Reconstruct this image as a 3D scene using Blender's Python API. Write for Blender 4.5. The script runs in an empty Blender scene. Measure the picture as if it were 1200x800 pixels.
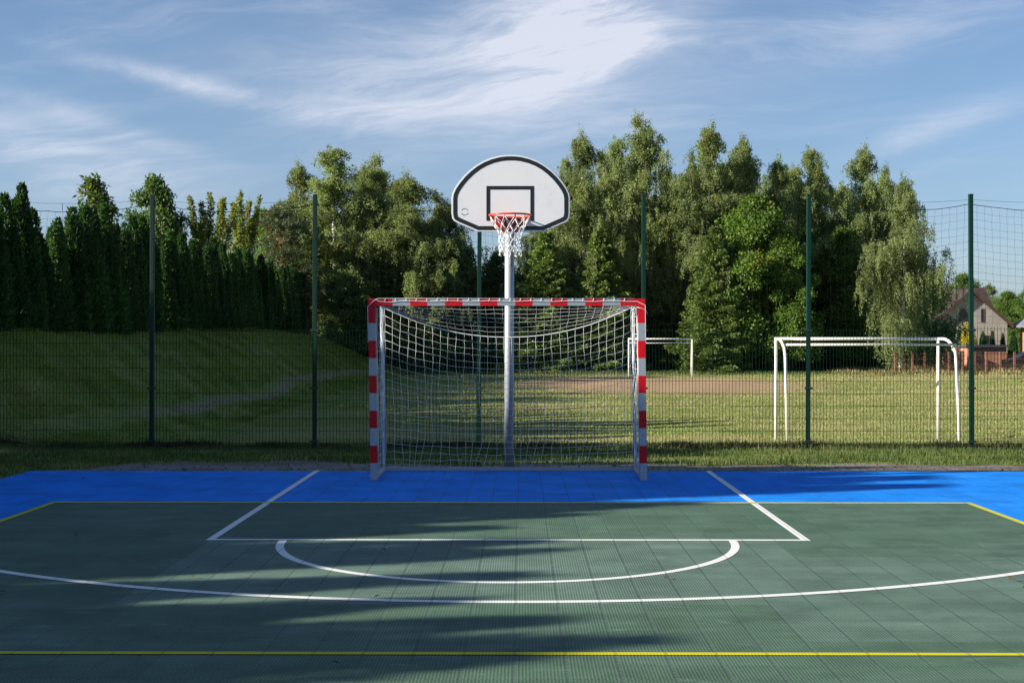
import bpy, bmesh, math, random
import numpy as np
from mathutils import Vector, Matrix

random.seed(7)
RNG = np.random.default_rng(11)
SC = bpy.context.scene
COL = SC.collection
R = math.radians
PI = math.pi

# ------------------------------------------------------------------ layout constants
CAM_H = 1.62            # eye height above the court
FPX = 1530.0            # focal length in photo pixels (photo is 1200 wide)
VPX, HY = 611.0, 397.0  # where "straight down the court" meets the horizon in the photo
AX = -0.11              # court axis
SUN_AZ = 14.0            # degrees the sun sits behind the -X direction
SUN_EL = 21.0


def gx(px, d):          # pixel column -> X at distance d
    return (px - VPX) / FPX * d


def gz(py, d):
    return CAM_H + (HY - py) / FPX * d


# ------------------------------------------------------------------ objects
def tag(o, label=None, cat=None, group=None, kind=None):
    if label: o['label'] = label
    if cat: o['category'] = cat
    if group: o['group'] = group
    if kind: o['kind'] = kind
    return o


def empty(name, loc=(0, 0, 0), rz=0.0, scale=(1, 1, 1)):
    o = bpy.data.objects.new(name, None)
    o.empty_display_size = 0.2
    COL.objects.link(o)
    o.location = loc
    o.rotation_euler = (0, 0, rz)
    o.scale = scale
    return o


def link(name, me, parent=None, loc=None, rot=None):
    o = bpy.data.objects.new(name, me)
    COL.objects.link(o)
    if parent is not None: o.parent = parent
    if loc is not None: o.location = loc
    if rot is not None: o.rotation_euler = rot
    return o


def np_mesh(name, V, F, mat, smooth=False):
    """V (n,3), F (m,k) with constant k."""
    me = bpy.data.meshes.new(name)
    V = np.asarray(V, np.float32); F = np.asarray(F, np.int32)
    k = F.shape[1]
    me.vertices.add(len(V)); me.vertices.foreach_set('co', V.ravel())
    me.loops.add(F.size); me.loops.foreach_set('vertex_index', F.ravel())
    me.polygons.add(len(F))
    me.polygons.foreach_set('loop_start', np.arange(0, F.size, k, dtype=np.int32))
    if smooth:
        me.polygons.foreach_set('use_smooth', np.ones(len(F), bool))
    me.update(calc_edges=True)
    me.validate()
    if mat is not None: me.materials.append(mat)
    return me


class MB:
    """collects tubes, boxes and prisms of ONE part; build() gives one mesh object"""
    def __init__(s):
        s.v = []; s.f = []; s.mi = []; s.sm = []

    def _add(s, vs, fs, mi=0, sm=False):
        o = len(s.v)
        s.v += [tuple(v) for v in vs]
        s.f += [tuple(i + o for i in f) for f in fs]
        s.mi += [mi] * len(fs); s.sm += [sm] * len(fs)
        return s

    def box(s, x0, x1, y0, y1, z0, z1, mi=0, b=0.0):
        if b <= 0:
            vs = [(x, y, z) for z in (z0, z1) for (x, y) in ((x0, y0), (x1, y0), (x1, y1), (x0, y1))]
            fs = [(3, 2, 1, 0), (4, 5, 6, 7), (0, 1, 5, 4), (1, 2, 6, 5), (2, 3, 7, 6), (3, 0, 4, 7)]
            return s._add(vs, fs, mi)
        bm = bmesh.new()
        bmesh.ops.create_cube(bm, size=1.0)
        for v in bm.verts:
            v.co = Vector(((x0 + x1) / 2 + v.co.x * (x1 - x0), (y0 + y1) / 2 + v.co.y * (y1 - y0), (z0 + z1) / 2 + v.co.z * (z1 - z0)))
        bmesh.ops.bevel(bm, geom=list(bm.edges), offset=b, segments=2, affect='EDGES', profile=0.6)
        bm.verts.index_update()
        vs = [v.co[:] for v in bm.verts]; fs = [tuple(v.index for v in f.verts) for f in bm.faces]
        bm.free()
        return s._add(vs, fs, mi)

    def tube(s, pts, r, n=6, mi=0, caps=True, closed=False, sm=True):
        pts = [Vector(p) for p in pts]
        m = len(pts)
        rs = r if hasattr(r, '__len__') else [r] * m
        up = Vector((0, 0, 1))
        vs = []
        t0 = (pts[1] - pts[0]).normalized()
        ref = up if abs(t0.dot(up)) < 0.9 else Vector((1, 0, 0))
        u = t0.cross(ref).normalized()
        for i, p in enumerate(pts):
            if closed:
                t = (pts[(i + 1) % m] - pts[i - 1]).normalized()
            else:
                t = (pts[min(i + 1, m - 1)] - pts[max(i - 1, 0)]).normalized()
            u = (u - t * u.dot(t))
            u = u.normalized() if u.length > 1e-6 else t.orthogonal().normalized()
            w = t.cross(u)
            for k in range(n):
                a = 2 * PI * k / n
                vs.append(p + (u * math.cos(a) + w * math.sin(a)) * rs[i])
        fs = []
        rng = range(m) if closed else range(m - 1)
        for i in rng:
            j = (i + 1) % m
            for k in range(n):
                fs.append((i * n + k, i * n + (k + 1) % n, j * n + (k + 1) % n, j * n + k))
        if caps and not closed:
            fs.append(tuple(range(n - 1, -1, -1)))
            fs.append(tuple((m - 1) * n + k for k in range(n)))
        return s._add(vs, fs, mi, sm)

    def prism(s, poly, y0, y1, mi=0, axis='y'):
        """poly = [(x,z)] counterclockwise seen from -y, extruded along y"""
        n = len(poly)
        if axis == 'y':
            vs = [(x, y0, z) for x, z in poly] + [(x, y1, z) for x, z in poly]
        elif axis == 'x':
            vs = [(y0, x, z) for x, z in poly] + [(y1, x, z) for x, z in poly]
        else:
            vs = [(x, z, y0) for x, z in poly] + [(x, z, y1) for x, z in poly]
        fs = [tuple(range(n)), tuple(range(2 * n - 1, n - 1, -1))]
        for i in range(n):
            j = (i + 1) % n
            fs.append((j, i, n + i, n + j))
        return s._add(vs, fs, mi)

    def quad(s, a, b, c, d, mi=0):
        return s._add([a, b, c, d], [(0, 1, 2, 3)], mi)

    def mesh(s, name, mats):
        me = bpy.data.meshes.new(name)
        me.from_pydata(s.v, [], s.f)
        for m in (mats if isinstance(mats, (list, tuple)) else [mats]): me.materials.append(m)
        me.polygons.foreach_set('material_index', s.mi)
        me.polygons.foreach_set('use_smooth', s.sm)
        me.update()
        bm = bmesh.new(); bm.from_mesh(me)
        bmesh.ops.recalc_face_normals(bm, faces=bm.faces)
        bm.to_mesh(me); bm.free()
        return me

    def build(s, name, mats, parent=None):
        return link(name, s.mesh(name, mats), parent)


# ------------------------------------------------------------------ node helper
class NT:
    def __init__(s, tree):
        s.t = tree; s.n = tree.nodes; s.l = tree.links

    def new(s, typ, **kw):
        n = s.n.new(typ)
        for k, v in kw.items(): setattr(n, k, v)
        return n

    def put(s, sock, v):
        if isinstance(v, bpy.types.NodeSocket): s.l.new(v, sock)
        elif v is not None:
            if hasattr(sock.default_value, '__len__') and not hasattr(v, '__len__'):
                v = (v,) * len(sock.default_value)
            if hasattr(v, '__len__') and len(sock.default_value) == 4 and len(v) == 3: v = (*v, 1)
            sock.default_value = v

    def m(s, op, a, b=None, c=None, clamp=False):
        n = s.new('ShaderNodeMath', operation=op, use_clamp=clamp)
        s.put(n.inputs[0], a)
        if b is not None: s.put(n.inputs[1], b)
        if c is not None: s.put(n.inputs[2], c)
        return n.outputs[0]

    def vm(s, op, a, b=None, out=0):
        n = s.new('ShaderNodeVectorMath', operation=op)
        s.put(n.inputs[0], a)
        if b is not None:
            s.put(n.inputs[3] if op == 'SCALE' else n.inputs[1], b)
        return n.outputs[1] if op in ('DOT_PRODUCT', 'LENGTH', 'DISTANCE') else n.outputs[0]

    def xyz(s, v):
        n = s.new('ShaderNodeSeparateXYZ'); s.put(n.inputs[0], v); return n.outputs

    def comb(s, x, y, z):
        n = s.new('ShaderNodeCombineXYZ')
        for i, q in enumerate((x, y, z)): s.put(n.inputs[i], q)
        return n.outputs[0]

    def noise(s, vec, scale, detail=4, rough=0.55, dist=0.0, col=False):
        n = s.new('ShaderNodeTexNoise')
        if vec is not None: s.put(n.inputs['Vector'], vec)
        n.inputs['Scale'].default_value = scale
        n.inputs['Detail'].default_value = detail
        n.inputs['Roughness'].default_value = rough
        n.inputs['Distortion'].default_value = dist
        return n.outputs['Color'] if col else n.outputs[0]

    def ss(s, v, a, b, lo=0.0, hi=1.0):          # smoothstep map
        n = s.new('ShaderNodeMapRange', interpolation_type='SMOOTHSTEP')
        s.put(n.inputs['Value'], v)
        for i, q in ((1, a), (2, b), (3, lo), (4, hi)): s.put(n.inputs[i], q)
        return n.outputs[0]

    def lin(s, v, a, b, lo=0.0, hi=1.0):
        n = s.new('ShaderNodeMapRange')
        s.put(n.inputs['Value'], v)
        for i, q in ((1, a), (2, b), (3, lo), (4, hi)): s.put(n.inputs[i], q)
        return n.outputs[0]

    def mix(s, f, a, b, mode='MIX'):
        n = s.new('ShaderNodeMix', data_type='RGBA', blend_type=mode)
        s.put(n.inputs[0], f); s.put(n.inputs[6], a); s.put(n.inputs[7], b)
        return n.outputs[2]

    def bump(s, h, strength=0.3, dist=0.01):
        n = s.new('ShaderNodeBump')
        n.inputs['Strength'].default_value = strength
        n.inputs['Distance'].default_value = dist
        s.put(n.inputs['Height'], h)
        return n.outputs[0]


def new_mat(name):
    m = bpy.data.materials.new(name)
    m.use_nodes = True
    nt = NT(m.node_tree)
    bs = [n for n in nt.n if n.type == 'BSDF_PRINCIPLED'][0]
    return m, nt, bs


def simple(name, col, rough=0.6, metal=0.0, var=0.15, scale=8.0, spec=0.5, bump=0.0, dirt=None, dirt_amt=0.5):
    m, nt, bs = new_mat(name)
    co = nt.new('ShaderNodeTexCoord').outputs['Object']
    nz = nt.noise(co, scale, 5, 0.6)
    f = nt.lin(nz, 0.25, 0.75, 1 - var, 1 + var)
    c = nt.vm('SCALE', tuple(col), f)
    if dirt is not None:
        d = nt.ss(nt.noise(co, scale * 2.3, 6, 0.7), 0.56, 0.72)
        c = nt.mix(nt.m('MULTIPLY', d, dirt_amt), c, dirt)
    nt.put(bs.inputs['Base Color'], c)
    bs.inputs['Roughness'].default_value = rough
    bs.inputs['Metallic'].default_value = metal
    bs.inputs['Specular IOR Level'].default_value = spec
    if bump: nt.put(bs.inputs['Normal'], nt.bump(nz, bump, 0.01))
    return m


def leaf_mat(name, a, b, c=None, trans=0.35, rough=0.55, streak=None):
    """random tint per leaf between a and b, a few leaves c"""
    m, nt, bs = new_mat(name)
    g = nt.new('ShaderNodeNewGeometry')
    rnd = g.outputs['Random Per Island']
    col = nt.mix(rnd, a, b)
    oi = nt.new('ShaderNodeObjectInfo').outputs['Random']
    nz = nt.noise(g.outputs['Position'], 0.55, 2, 0.5)
    col = nt.mix(nt.ss(nz, 0.4, 0.65, 0.0, 0.6), col, tuple(x * 0.72 for x in a))
    if c is not None:
        nz2 = nt.noise(g.outputs['Position'], 0.9, 2, 0.5)
        k = nt.m('MULTIPLY', nt.ss(nz2, 0.60, 0.70), nt.ss(rnd, 0.3, 0.5))
        col = nt.mix(k, col, c)
    if streak is not None:
        x, y, z = nt.xyz(g.outputs['Position'])
        sk = nt.noise(nt.comb(nt.m('MULTIPLY', x, 0.09), nt.m('MULTIPLY', y, 0.5), 3.0), 1.0, 5, 0.6)
        on = nt.ss(x, -7.5, -4.0)
        n2 = nt.noise(g.outputs['Position'], 1.7, 4, 0.6)
        k = nt.m('MULTIPLY', nt.ss(nt.m('ADD', sk, nt.lin(n2, 0, 1, -0.16, 0.16)), 0.40, 0.62), on)
        col = nt.mix(nt.m('MULTIPLY', k, nt.lin(rnd, 0, 1, 0.55, 1.0)), col, streak)
    col = nt.vm('SCALE', col, nt.lin(oi, 0, 1, 0.82, 1.18))
    nt.put(bs.inputs['Base Color'], col)
    bs.inputs['Roughness'].default_value = rough
    bs.inputs['Specular IOR Level'].default_value = 0.35
    tr = nt.new('ShaderNodeBsdfTranslucent')
    nt.put(tr.inputs['Color'], nt.vm('MULTIPLY', col, (1.25, 1.3, 0.6)))
    mx = nt.new('ShaderNodeMixShader'); mx.inputs[0].default_value = trans
    nt.l.new(bs.outputs[0], mx.inputs[1]); nt.l.new(tr.outputs[0], mx.inputs[2])
    out = [n for n in nt.n if n.type == 'OUTPUT_MATERIAL'][0]
    nt.l.new(mx.outputs[0], out.inputs['Surface'])
    return m


# ------------------------------------------------------------------ materials
M = {}
M['galv'] = simple('galvanised', (0.34, 0.375, 0.41), 0.5, 0.35, 0.14, 22, dirt=(0.25, 0.26, 0.27), dirt_amt=0.5)
M['red'] = simple('red_paint', (0.52, 0.004, 0.012), 0.5, 0, 0.14, 9, spec=0.25, dirt=(0.24, 0.05, 0.05), dirt_amt=0.7)
M['rim_red'] = simple('rim_paint', (0.62, 0.055, 0.022), 0.35, 0, 0.1, 12)
M['plate_red'] = simple('plate_paint', (0.40, 0.014, 0.012), 0.4, 0, 0.1, 12)
M['board'] = simple('board_white', (0.72, 0.72, 0.745), 0.2, 0, 0.025, 2.5, dirt=(0.52, 0.52, 0.55), dirt_amt=0.3)
M['black'] = simple('black_paint', (0.012, 0.013, 0.018), 0.35, 0, 0.1, 6)
M['cord'] = simple('white_cord', (0.70, 0.71, 0.70), 0.8, 0, 0.1, 14)
M['green_post'] = simple('green_coat', (0.002, 0.027, 0.020), 0.5, 0, 0.15, 6, spec=0.25)
M['green_wire'] = simple('green_wire', (0.003, 0.015, 0.011), 0.85, 0, 0.15, 6, spec=0.03)
M['dark_net'] = simple('dark_net', (0.006, 0.010, 0.011), 0.9, 0, 0.1, 6, spec=0.1)
M['white_pipe'] = simple('white_pipe', (0.74, 0.73, 0.70), 0.45, 0, 0.05, 8, dirt=(0.42, 0.26, 0.18), dirt_amt=0.35)
M['clip'] = simple('clip_dark', (0.01, 0.02, 0.02), 0.5)
M['bark'] = simple('dark_bark', (0.06, 0.045, 0.035), 0.9, 0, 0.35, 5, bump=0.5)
M['twig'] = simple('birch_twig', (0.10, 0.075, 0.055), 0.85, 0, 0.3, 5)
M['bark_pine'] = simple('pine_bark', (0.17, 0.075, 0.035), 0.9, 0, 0.35, 5, bump=0.5)
M['line_white'] = None


def birch_bark():
    m, nt, bs = new_mat('birch_bark')
    co = nt.new('ShaderNodeTexCoord').outputs['Object']
    x, y, z = nt.xyz(co)
    v = nt.comb(nt.m('MULTIPLY', x, 2.0), nt.m('MULTIPLY', y, 2.0), nt.m('MULTIPLY', z, 5.0))
    k = nt.ss(nt.noise(v, 1.6, 4, 0.7), 0.54, 0.62)
    c = nt.mix(k, (0.55, 0.53, 0.48), (0.05, 0.045, 0.04))
    nt.put(bs.inputs['Base Color'], c); bs.inputs['Roughness'].default_value = 0.85
    return m


M['bark_birch'] = birch_bark()
M['leaf_birch'] = leaf_mat('birch_leaves', (0.147, 0.195, 0.080), (0.289, 0.348, 0.159), (0.342, 0.307, 0.106), trans=0.5)
M['leaf_weep'] = leaf_mat('weeping_leaves', (0.183, 0.236, 0.100), (0.342, 0.407, 0.195), trans=0.5)
M['leaf_decid'] = leaf_mat('broad_leaves', (0.078, 0.150, 0.030), (0.175, 0.270, 0.062), (0.28, 0.24, 0.04), trans=0.5)
M['leaf_dark'] = leaf_mat('dark_leaves', (0.081, 0.147, 0.053), (0.184, 0.280, 0.106), trans=0.45)
M['leaf_walnut'] = leaf_mat('walnut_leaves', (0.081, 0.132, 0.025), (0.161, 0.218, 0.046))
M['leaf_ash'] = leaf_mat('ash_leaves', (0.149, 0.196, 0.034), (0.299, 0.310, 0.069), (0.552, 0.230, 0.046), trans=0.4)
M['needle_spruce'] = leaf_mat('spruce_needles', (0.092, 0.149, 0.034), (0.219, 0.296, 0.080), trans=0.2)
M['needle_pine'] = leaf_mat('pine_needles', (0.072, 0.108, 0.054), (0.168, 0.210, 0.108), (0.312, 0.180, 0.072), trans=0.2)
M['thuja'] = leaf_mat('thuja_sprays', (0.022, 0.066, 0.016), (0.070, 0.150, 0.036), trans=0.28)
M['thuja_gold'] = leaf_mat('gold_sprays', (0.30, 0.27, 0.02), (0.50, 0.42, 0.04), trans=0.2)
M['shrub'] = leaf_mat('shrub_leaves', (0.036, 0.060, 0.017), (0.096, 0.132, 0.036))
M['grass'] = leaf_mat('grass_blades', (0.045, 0.085, 0.018), (0.10, 0.13, 0.035), (0.20, 0.16, 0.07), trans=0.3)
M['grass_field'] = leaf_mat('field_blades', (0.130, 0.185, 0.050), (0.225, 0.270, 0.090), None, trans=0.3, streak=(0.33, 0.29, 0.145))
M['grass_bank'] = leaf_mat('bank_blades', (0.135, 0.195, 0.030), (0.26, 0.30, 0.060), (0.30, 0.24, 0.09), trans=0.35)
M['grass_dry'] = leaf_mat('dry_blades', (0.035, 0.036, 0.016), (0.10, 0.075, 0.035), (0.045, 0.075, 0.02), trans=0.15)
M['grass_tall'] = leaf_mat('tall_straw', (0.26, 0.22, 0.11), (0.42, 0.34, 0.19), (0.16, 0.20, 0.06), trans=0.4)

TILE = 0.2585


def court_mat(name, base, faded, patches, seam_dark=0.45, rib=0.22, spec=0.10, rgh=0.65):
    m, nt, bs = new_mat(name)
    co = nt.new('ShaderNodeTexCoord').outputs['Object']
    x, y, z = nt.xyz(co)
    tx = nt.m('DIVIDE', nt.m('ADD', x, 0.035), TILE); ty = nt.m('DIVIDE', y, TILE)
    fx = nt.m('FRACT', tx); fy = nt.m('FRACT', ty)
    ex = nt.m('ABSOLUTE', nt.m('SUBTRACT', fx, 0.5)); ey = nt.m('ABSOLUTE', nt.m('SUBTRACT', fy, 0.5))
    # tile by tile variation
    cell = nt.comb(nt.m('FLOOR', tx), nt.m('FLOOR', ty), 0.0)
    wn = nt.new('ShaderNodeTexWhiteNoise', noise_dimensions='2D'); nt.put(wn.inputs['Vector'], cell)
    tv = nt.lin(wn.outputs['Value'], 0, 1, 0.93, 1.07)
    # batches of faded tiles, each a rectangle of whole tiles
    fade = None
    for (x0, x1, y0, y1, k) in patches:
        a = nt.m('MULTIPLY', nt.m('GREATER_THAN', tx, x0 / TILE), nt.m('LESS_THAN', tx, x1 / TILE))
        b = nt.m('MULTIPLY', nt.m('GREATER_THAN', ty, y0 / TILE), nt.m('LESS_THAN', ty, y1 / TILE))
        q = nt.m('MULTIPLY', nt.m('MULTIPLY', a, b), k)
        fade = q if fade is None else nt.m('MAXIMUM', fade, q)
    st = nt.noise(nt.comb(nt.m('MULTIPLY', x, 0.5), nt.m('MULTIPLY', y, 2.2), 0.0), 1.4, 5, 0.62)
    st2 = nt.noise(co, 0.55, 3, 0.5)
    dust = nt.m('MULTIPLY', nt.ss(st, 0.40, 0.72), nt.lin(st2, 0.3, 0.7, 0.1, 0.5))
    if fade is not None: dust = nt.m('ADD', dust, fade, clamp=True)
    c = nt.mix(dust, base, faded)
    c = nt.vm('SCALE', c, tv)
    # open grid of ribs
    P = TILE / 15.0
    rx = nt.m('ABSOLUTE', nt.m('SUBTRACT', nt.m('FRACT', nt.m('DIVIDE', nt.m('ADD', x, 0.035), P)), 0.5))
    ry = nt.m('ABSOLUTE', nt.m('SUBTRACT', nt.m('FRACT', nt.m('DIVIDE', y, P)), 0.5))
    hole = nt.m('MULTIPLY', nt.ss(rx, 0.34, 0.20), nt.ss(ry, 0.38, 0.24))
    c = nt.vm('SCALE', c, nt.m('SUBTRACT', 1.0, nt.m('MULTIPLY', hole, rib * 2.0)))
    # seams: a dark gap with pale connector loops
    sx = nt.ss(ex, 0.466, 0.484); sy = nt.ss(ey, 0.468, 0.486)
    loops = nt.ss(nt.m('FRACT', nt.m('DIVIDE', nt.m('ADD', x, y), P * 1.7)), 0.45, 0.55)
    seam = nt.m('MAXIMUM', sx, nt.m('MULTIPLY', sy, 0.55))
    seamc = nt.mix(nt.m('MULTIPLY', loops, 0.75), tuple(q * seam_dark * 0.6 for q in base), faded)
    c = nt.mix(nt.m('MULTIPLY', seam, 0.95), c, seamc)
    # scuffs and dull wear in the playing area
    sc_ = nt.noise(nt.comb(nt.m('ADD', x, nt.m('MULTIPLY', y, 0.4)), nt.m('MULTIPLY', y, 3.0), 1.0), 2.6, 6, 0.75)
    c = nt.mix(nt.m('MULTIPLY', nt.ss(sc_, 0.58, 0.70), 0.5), c, faded)
    st3 = nt.noise(co, 1.7, 5, 0.7)
    c = nt.vm('SCALE', c, nt.ss(st3, 0.30, 0.60, 0.80, 1.06))
    # scattered specks of dirt
    sp = nt.ss(nt.noise(co, 9.0, 2, 0.4), 0.76, 0.79)
    c = nt.mix(nt.m('MULTIPLY', sp, 0.5), c, (0.09, 0.08, 0.06))
    nt.put(bs.inputs['Base Color'], c)
    bs.inputs['Roughness'].default_value = rgh
    bs.inputs['Specular IOR Level'].default_value = spec
    h = nt.m('SUBTRACT', 1.0, nt.m('MAXIMUM', hole, seam))
    nt.put(bs.inputs['Normal'], nt.bump(h, 0.35, 0.006))
    return m


def line_mat(name, col):
    m, nt, bs = new_mat(name)
    co = nt.new('ShaderNodeTexCoord').outputs['Object']
    x, y, z = nt.xyz(co)
    P = TILE / 15.0
    rx = nt.m('ABSOLUTE', nt.m('SUBTRACT', nt.m('FRACT', nt.m('DIVIDE', nt.m('ADD', x, 0.035), P)), 0.5))
    ry = nt.m('ABSOLUTE', nt.m('SUBTRACT', nt.m('FRACT', nt.m('DIVIDE', y, P)), 0.5))
    hole = nt.m('MULTIPLY', nt.ss(rx, 0.34, 0.20), nt.ss(ry, 0.38, 0.24))
    tx = nt.m('ABSOLUTE', nt.m('SUBTRACT', nt.m('FRACT', nt.m('DIVIDE', nt.m('ADD', x, 0.035), TILE)), 0.5))
    sx = nt.ss(tx, 0.476, 0.488)
    wear = nt.ss(nt.noise(co, 6.0, 6, 0.7), 0.58, 0.74)
    k = nt.m('SUBTRACT', 1.0, nt.m('ADD', nt.m('MULTIPLY', hole, 0.35), nt.m('MULTIPLY', sx, 0.35), clamp=True))
    c = nt.vm('SCALE', col, k)
    c = nt.mix(nt.m('MULTIPLY', wear, 0.45), c, (0.2, 0.22, 0.2))
    nt.put(bs.inputs['Base Color'], c)
    bs.inputs['Roughness'].default_value = 0.6
    bs.inputs['Specular IOR Level'].default_value = 0.08
    return m


GREEN = (0.086, 0.152, 0.104)
M['court_green'] = court_mat('green_tiles', GREEN, (0.175, 0.255, 0.22),
                             [(-9.5 * TILE, 8 * TILE, 30.8 * TILE, 40.8 * TILE, 0.42),
                              (8 * TILE, 18 * TILE, 31 * TILE, 37.5 * TILE, 0.34),
                              (6 * TILE, 14 * TILE, 27 * TILE, 31 * TILE, 0.28),
                              (-22 * TILE, -9.5 * TILE, 26 * TILE, 29 * TILE, 0.08)])
M['court_blue'] = court_mat('blue_tiles', (0.012, 0.225, 0.80), (0.06, 0.30, 0.82),
                            [(-3.4, 1.8, 12.8, 16.0, 0.16)], 0.75, 0.10, spec=0.04, rgh=0.7)
M['line_white'] = line_mat('white_lines', (0.80, 0.81, 0.80))
M['line_yellow'] = line_mat('yellow_lines', (0.60, 0.55, 0.025))

# ------------------------------------------------------------------ ground
MOUND_END = 79.0


def sst(a, b, v):
    t = np.clip((v - a) / (b - a), 0, 1)
    return t * t * (3 - 2 * t)


def ground_z(x, y):
    x = np.asarray(x, float); y = np.asarray(y, float)
    z = -0.05 - 0.33 * sst(20.6, 25.5, y)
    z = z - 0.75 * sst(84, 118, y)
    toe = 6.9 + 1.3 * sst(30, 14, y) + 0.35 * np.sin(y * 0.21) + 0.2 * np.sin(y * 0.63 + 1)
    s = sst(0, 1, (-x - toe) / (12.6 - toe)) * 0.55 + 0.45 * np.clip((-x - toe) / (12.6 - toe), 0, 1)
    top = 1.9 + 0.12 * np.sin(y * 0.13)
    end = sst(MOUND_END + 8, MOUND_END - 3, y)
    z = z + (top - z) * s * end
    # small unevenness of the turf outside the court
    u = 0.035 * np.sin(x * 1.1 + y * 0.37) * np.sin(y * 0.8 - x * 0.3) * sst(21, 26, y)
    return z + u


def ground_mat():
    m, nt, bs = new_mat('ground_turf')
    co = nt.new('ShaderNodeTexCoord').outputs['Object']
    x, y, z = nt.xyz(co)
    n1 = nt.noise(co, 0.16, 4, 0.6)
    n2 = nt.noise(co, 0.9, 5, 0.65)
    n3 = nt.noise(co, 14.0, 4, 0.7)
    green = nt.mix(nt.ss(n2, 0.3, 0.7), (0.125, 0.175, 0.030), (0.225, 0.25, 0.055))
    dry = nt.mix(nt.ss(n3, 0.3, 0.7), (0.25, 0.225, 0.09), (0.36, 0.305, 0.145))
    streak = nt.noise(nt.comb(nt.m('MULTIPLY', x, 0.09), nt.m('MULTIPLY', y, 0.5), 3.0), 1.0, 5, 0.6)
    onfield = nt.m('MULTIPLY', nt.ss(y, 21, 24), nt.ss(x, -7.5, -4.0))
    k = nt.m('MULTIPLY', nt.ss(streak, 0.40, 0.60), onfield)
    k2 = nt.m('MULTIPLY', nt.ss(n1, 0.50, 0.66), 0.35)
    c = nt.mix(nt.m('MAXIMUM', nt.m('MULTIPLY', k, 0.85), k2), green, dry)
    # trodden earth before the far goal
    ex = nt.m('DIVIDE', nt.m('SUBTRACT', x, 6.2), 8.2); ey = nt.m('DIVIDE', nt.m('SUBTRACT', y, 58.0), 13.0)
    rr = nt.m('SQRT', nt.m('ADD', nt.m('MULTIPLY', ex, ex), nt.m('MULTIPLY', ey, ey)))
    rr = nt.m('ADD', rr, nt.lin(n2, 0, 1, -0.35, 0.35))
    earth = nt.ss(rr, 1.05, 0.60)
    c = nt.mix(nt.m('MULTIPLY', earth, 0.9), c, nt.mix(n3, (0.30, 0.20, 0.12), (0.44, 0.30, 0.19)))
    # straw stripe at the far edge on the right
    st = nt.m('MULTIPLY', nt.m('MULTIPLY', nt.ss(y, 60, 63), nt.ss(y, 69, 66)), nt.ss(x, 14, 21))
    c = nt.mix(nt.m('MULTIPLY', st, 0.75), c, (0.33, 0.26, 0.14))
    # narrow worn track along the foot of the bank
    px = nt.m('ABSOLUTE', nt.m('ADD', nt.m('ADD', x, 8.15), nt.lin(nt.noise(nt.comb(0.0, y, 0.0), 0.10, 2, 0.5), 0.3, 0.7, -0.35, 0.35)))
    tr = nt.m('MULTIPLY', nt.ss(nt.m('ADD', px, nt.lin(n2, 0, 1, -0.22, 0.22)), 0.34, 0.10), nt.m('MULTIPLY', nt.ss(y, 26, 29), nt.ss(y, 74, 70)))
    c = nt.mix(nt.m('MULTIPLY', tr, 0.75), c, (0.30, 0.21, 0.14))
    # bare soil under the fence, under the hedge and under the far trees
    soil = nt.m('MULTIPLY', nt.ss(nt.m('ABSOLUTE', nt.m('SUBTRACT', y, 20.15)), 0.75, 0.25), nt.ss(n2, 0.36, 0.52))
    soil2 = nt.ss(nt.m('ADD', y, nt.lin(n2, 0, 1, -3, 3)), 76, 81)
    soil2 = nt.m('MULTIPLY', soil2, nt.ss(x, 27, 24))
    soil3 = nt.ss(nt.m('ADD', x, nt.lin(n2, 0, 1, -0.8, 0.8)), -11.9, -12.7)
    so = nt.m('MAXIMUM', nt.m('MAXIMUM', soil, nt.m('MULTIPLY', soil2, 0.9)), soil3)
    c = nt.mix(nt.m('MULTIPLY', so, 0.85), c, (0.045, 0.034, 0.022))
    # the bank: tussocks and thin brown places
    bk = nt.ss(x, -6.5, -8.5)
    n4 = nt.noise(nt.comb(nt.m('MULTIPLY', x, 0.6), nt.m('MULTIPLY', y, 1.0), 9.0), 1.1, 6, 0.7)
    c = nt.mix(nt.m('MULTIPLY', nt.m('MULTIPLY', nt.ss(n4, 0.52, 0.66), bk), 0.55), c, (0.16, 0.125, 0.06))
    c = nt.mix(nt.m('MULTIPLY', nt.m('MULTIPLY', nt.ss(n4, 0.46, 0.34), bk), 0.5), c, (0.05, 0.10, 0.02))
    c = nt.vm('SCALE', c, nt.lin(n3, 0.2, 0.8, 0.72, 1.25))
    nt.put(bs.inputs['Base Color'], c)
    bs.inputs['Roughness'].default_value = 0.95
    bs.inputs['Specular IOR Level'].default_value = 0.15
    h = nt.m('ADD', nt.m('MULTIPLY', n3, 0.6), n2)
    nt.put(bs.inputs['Normal'], nt.bump(h, 0.7, 0.05))
    return m


def build_ground():
    xs = np.unique(np.concatenate([[-900, -500, -250, -120, -70, -45, -32], np.arange(-26, 40.01, 0.5), [45, 55, 70, 100, 140, 250, 500, 900]]))
    ys = np.unique(np.concatenate([[-300, -100, -40, -15, -6], np.arange(0, 100.01, 0.7), np.arange(104, 180, 5), [200, 260, 400, 700, 1500]]))
    X, Y = np.meshgrid(xs, ys)
    Z = ground_z(X, Y)
    # the turf dips under the court slab
    court = (X > -6.3) & (X < 6.9) & (Y > -6) & (Y < 16.2)
    Z = np.where(court, -0.14, Z)
    V = np.stack([X, Y, Z], -1).reshape(-1, 3)
    nx = len(xs)
    i, j = np.meshgrid(np.arange(nx - 1), np.arange(len(ys) - 1))
    a = (j * nx + i).ravel()
    F = np.stack([a, a + 1, a + 1 + nx, a + nx], -1)
    o = link('ground', np_mesh('ground', V, F, ground_mat(), True))
    tag(o, kind='structure')


build_ground()

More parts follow.
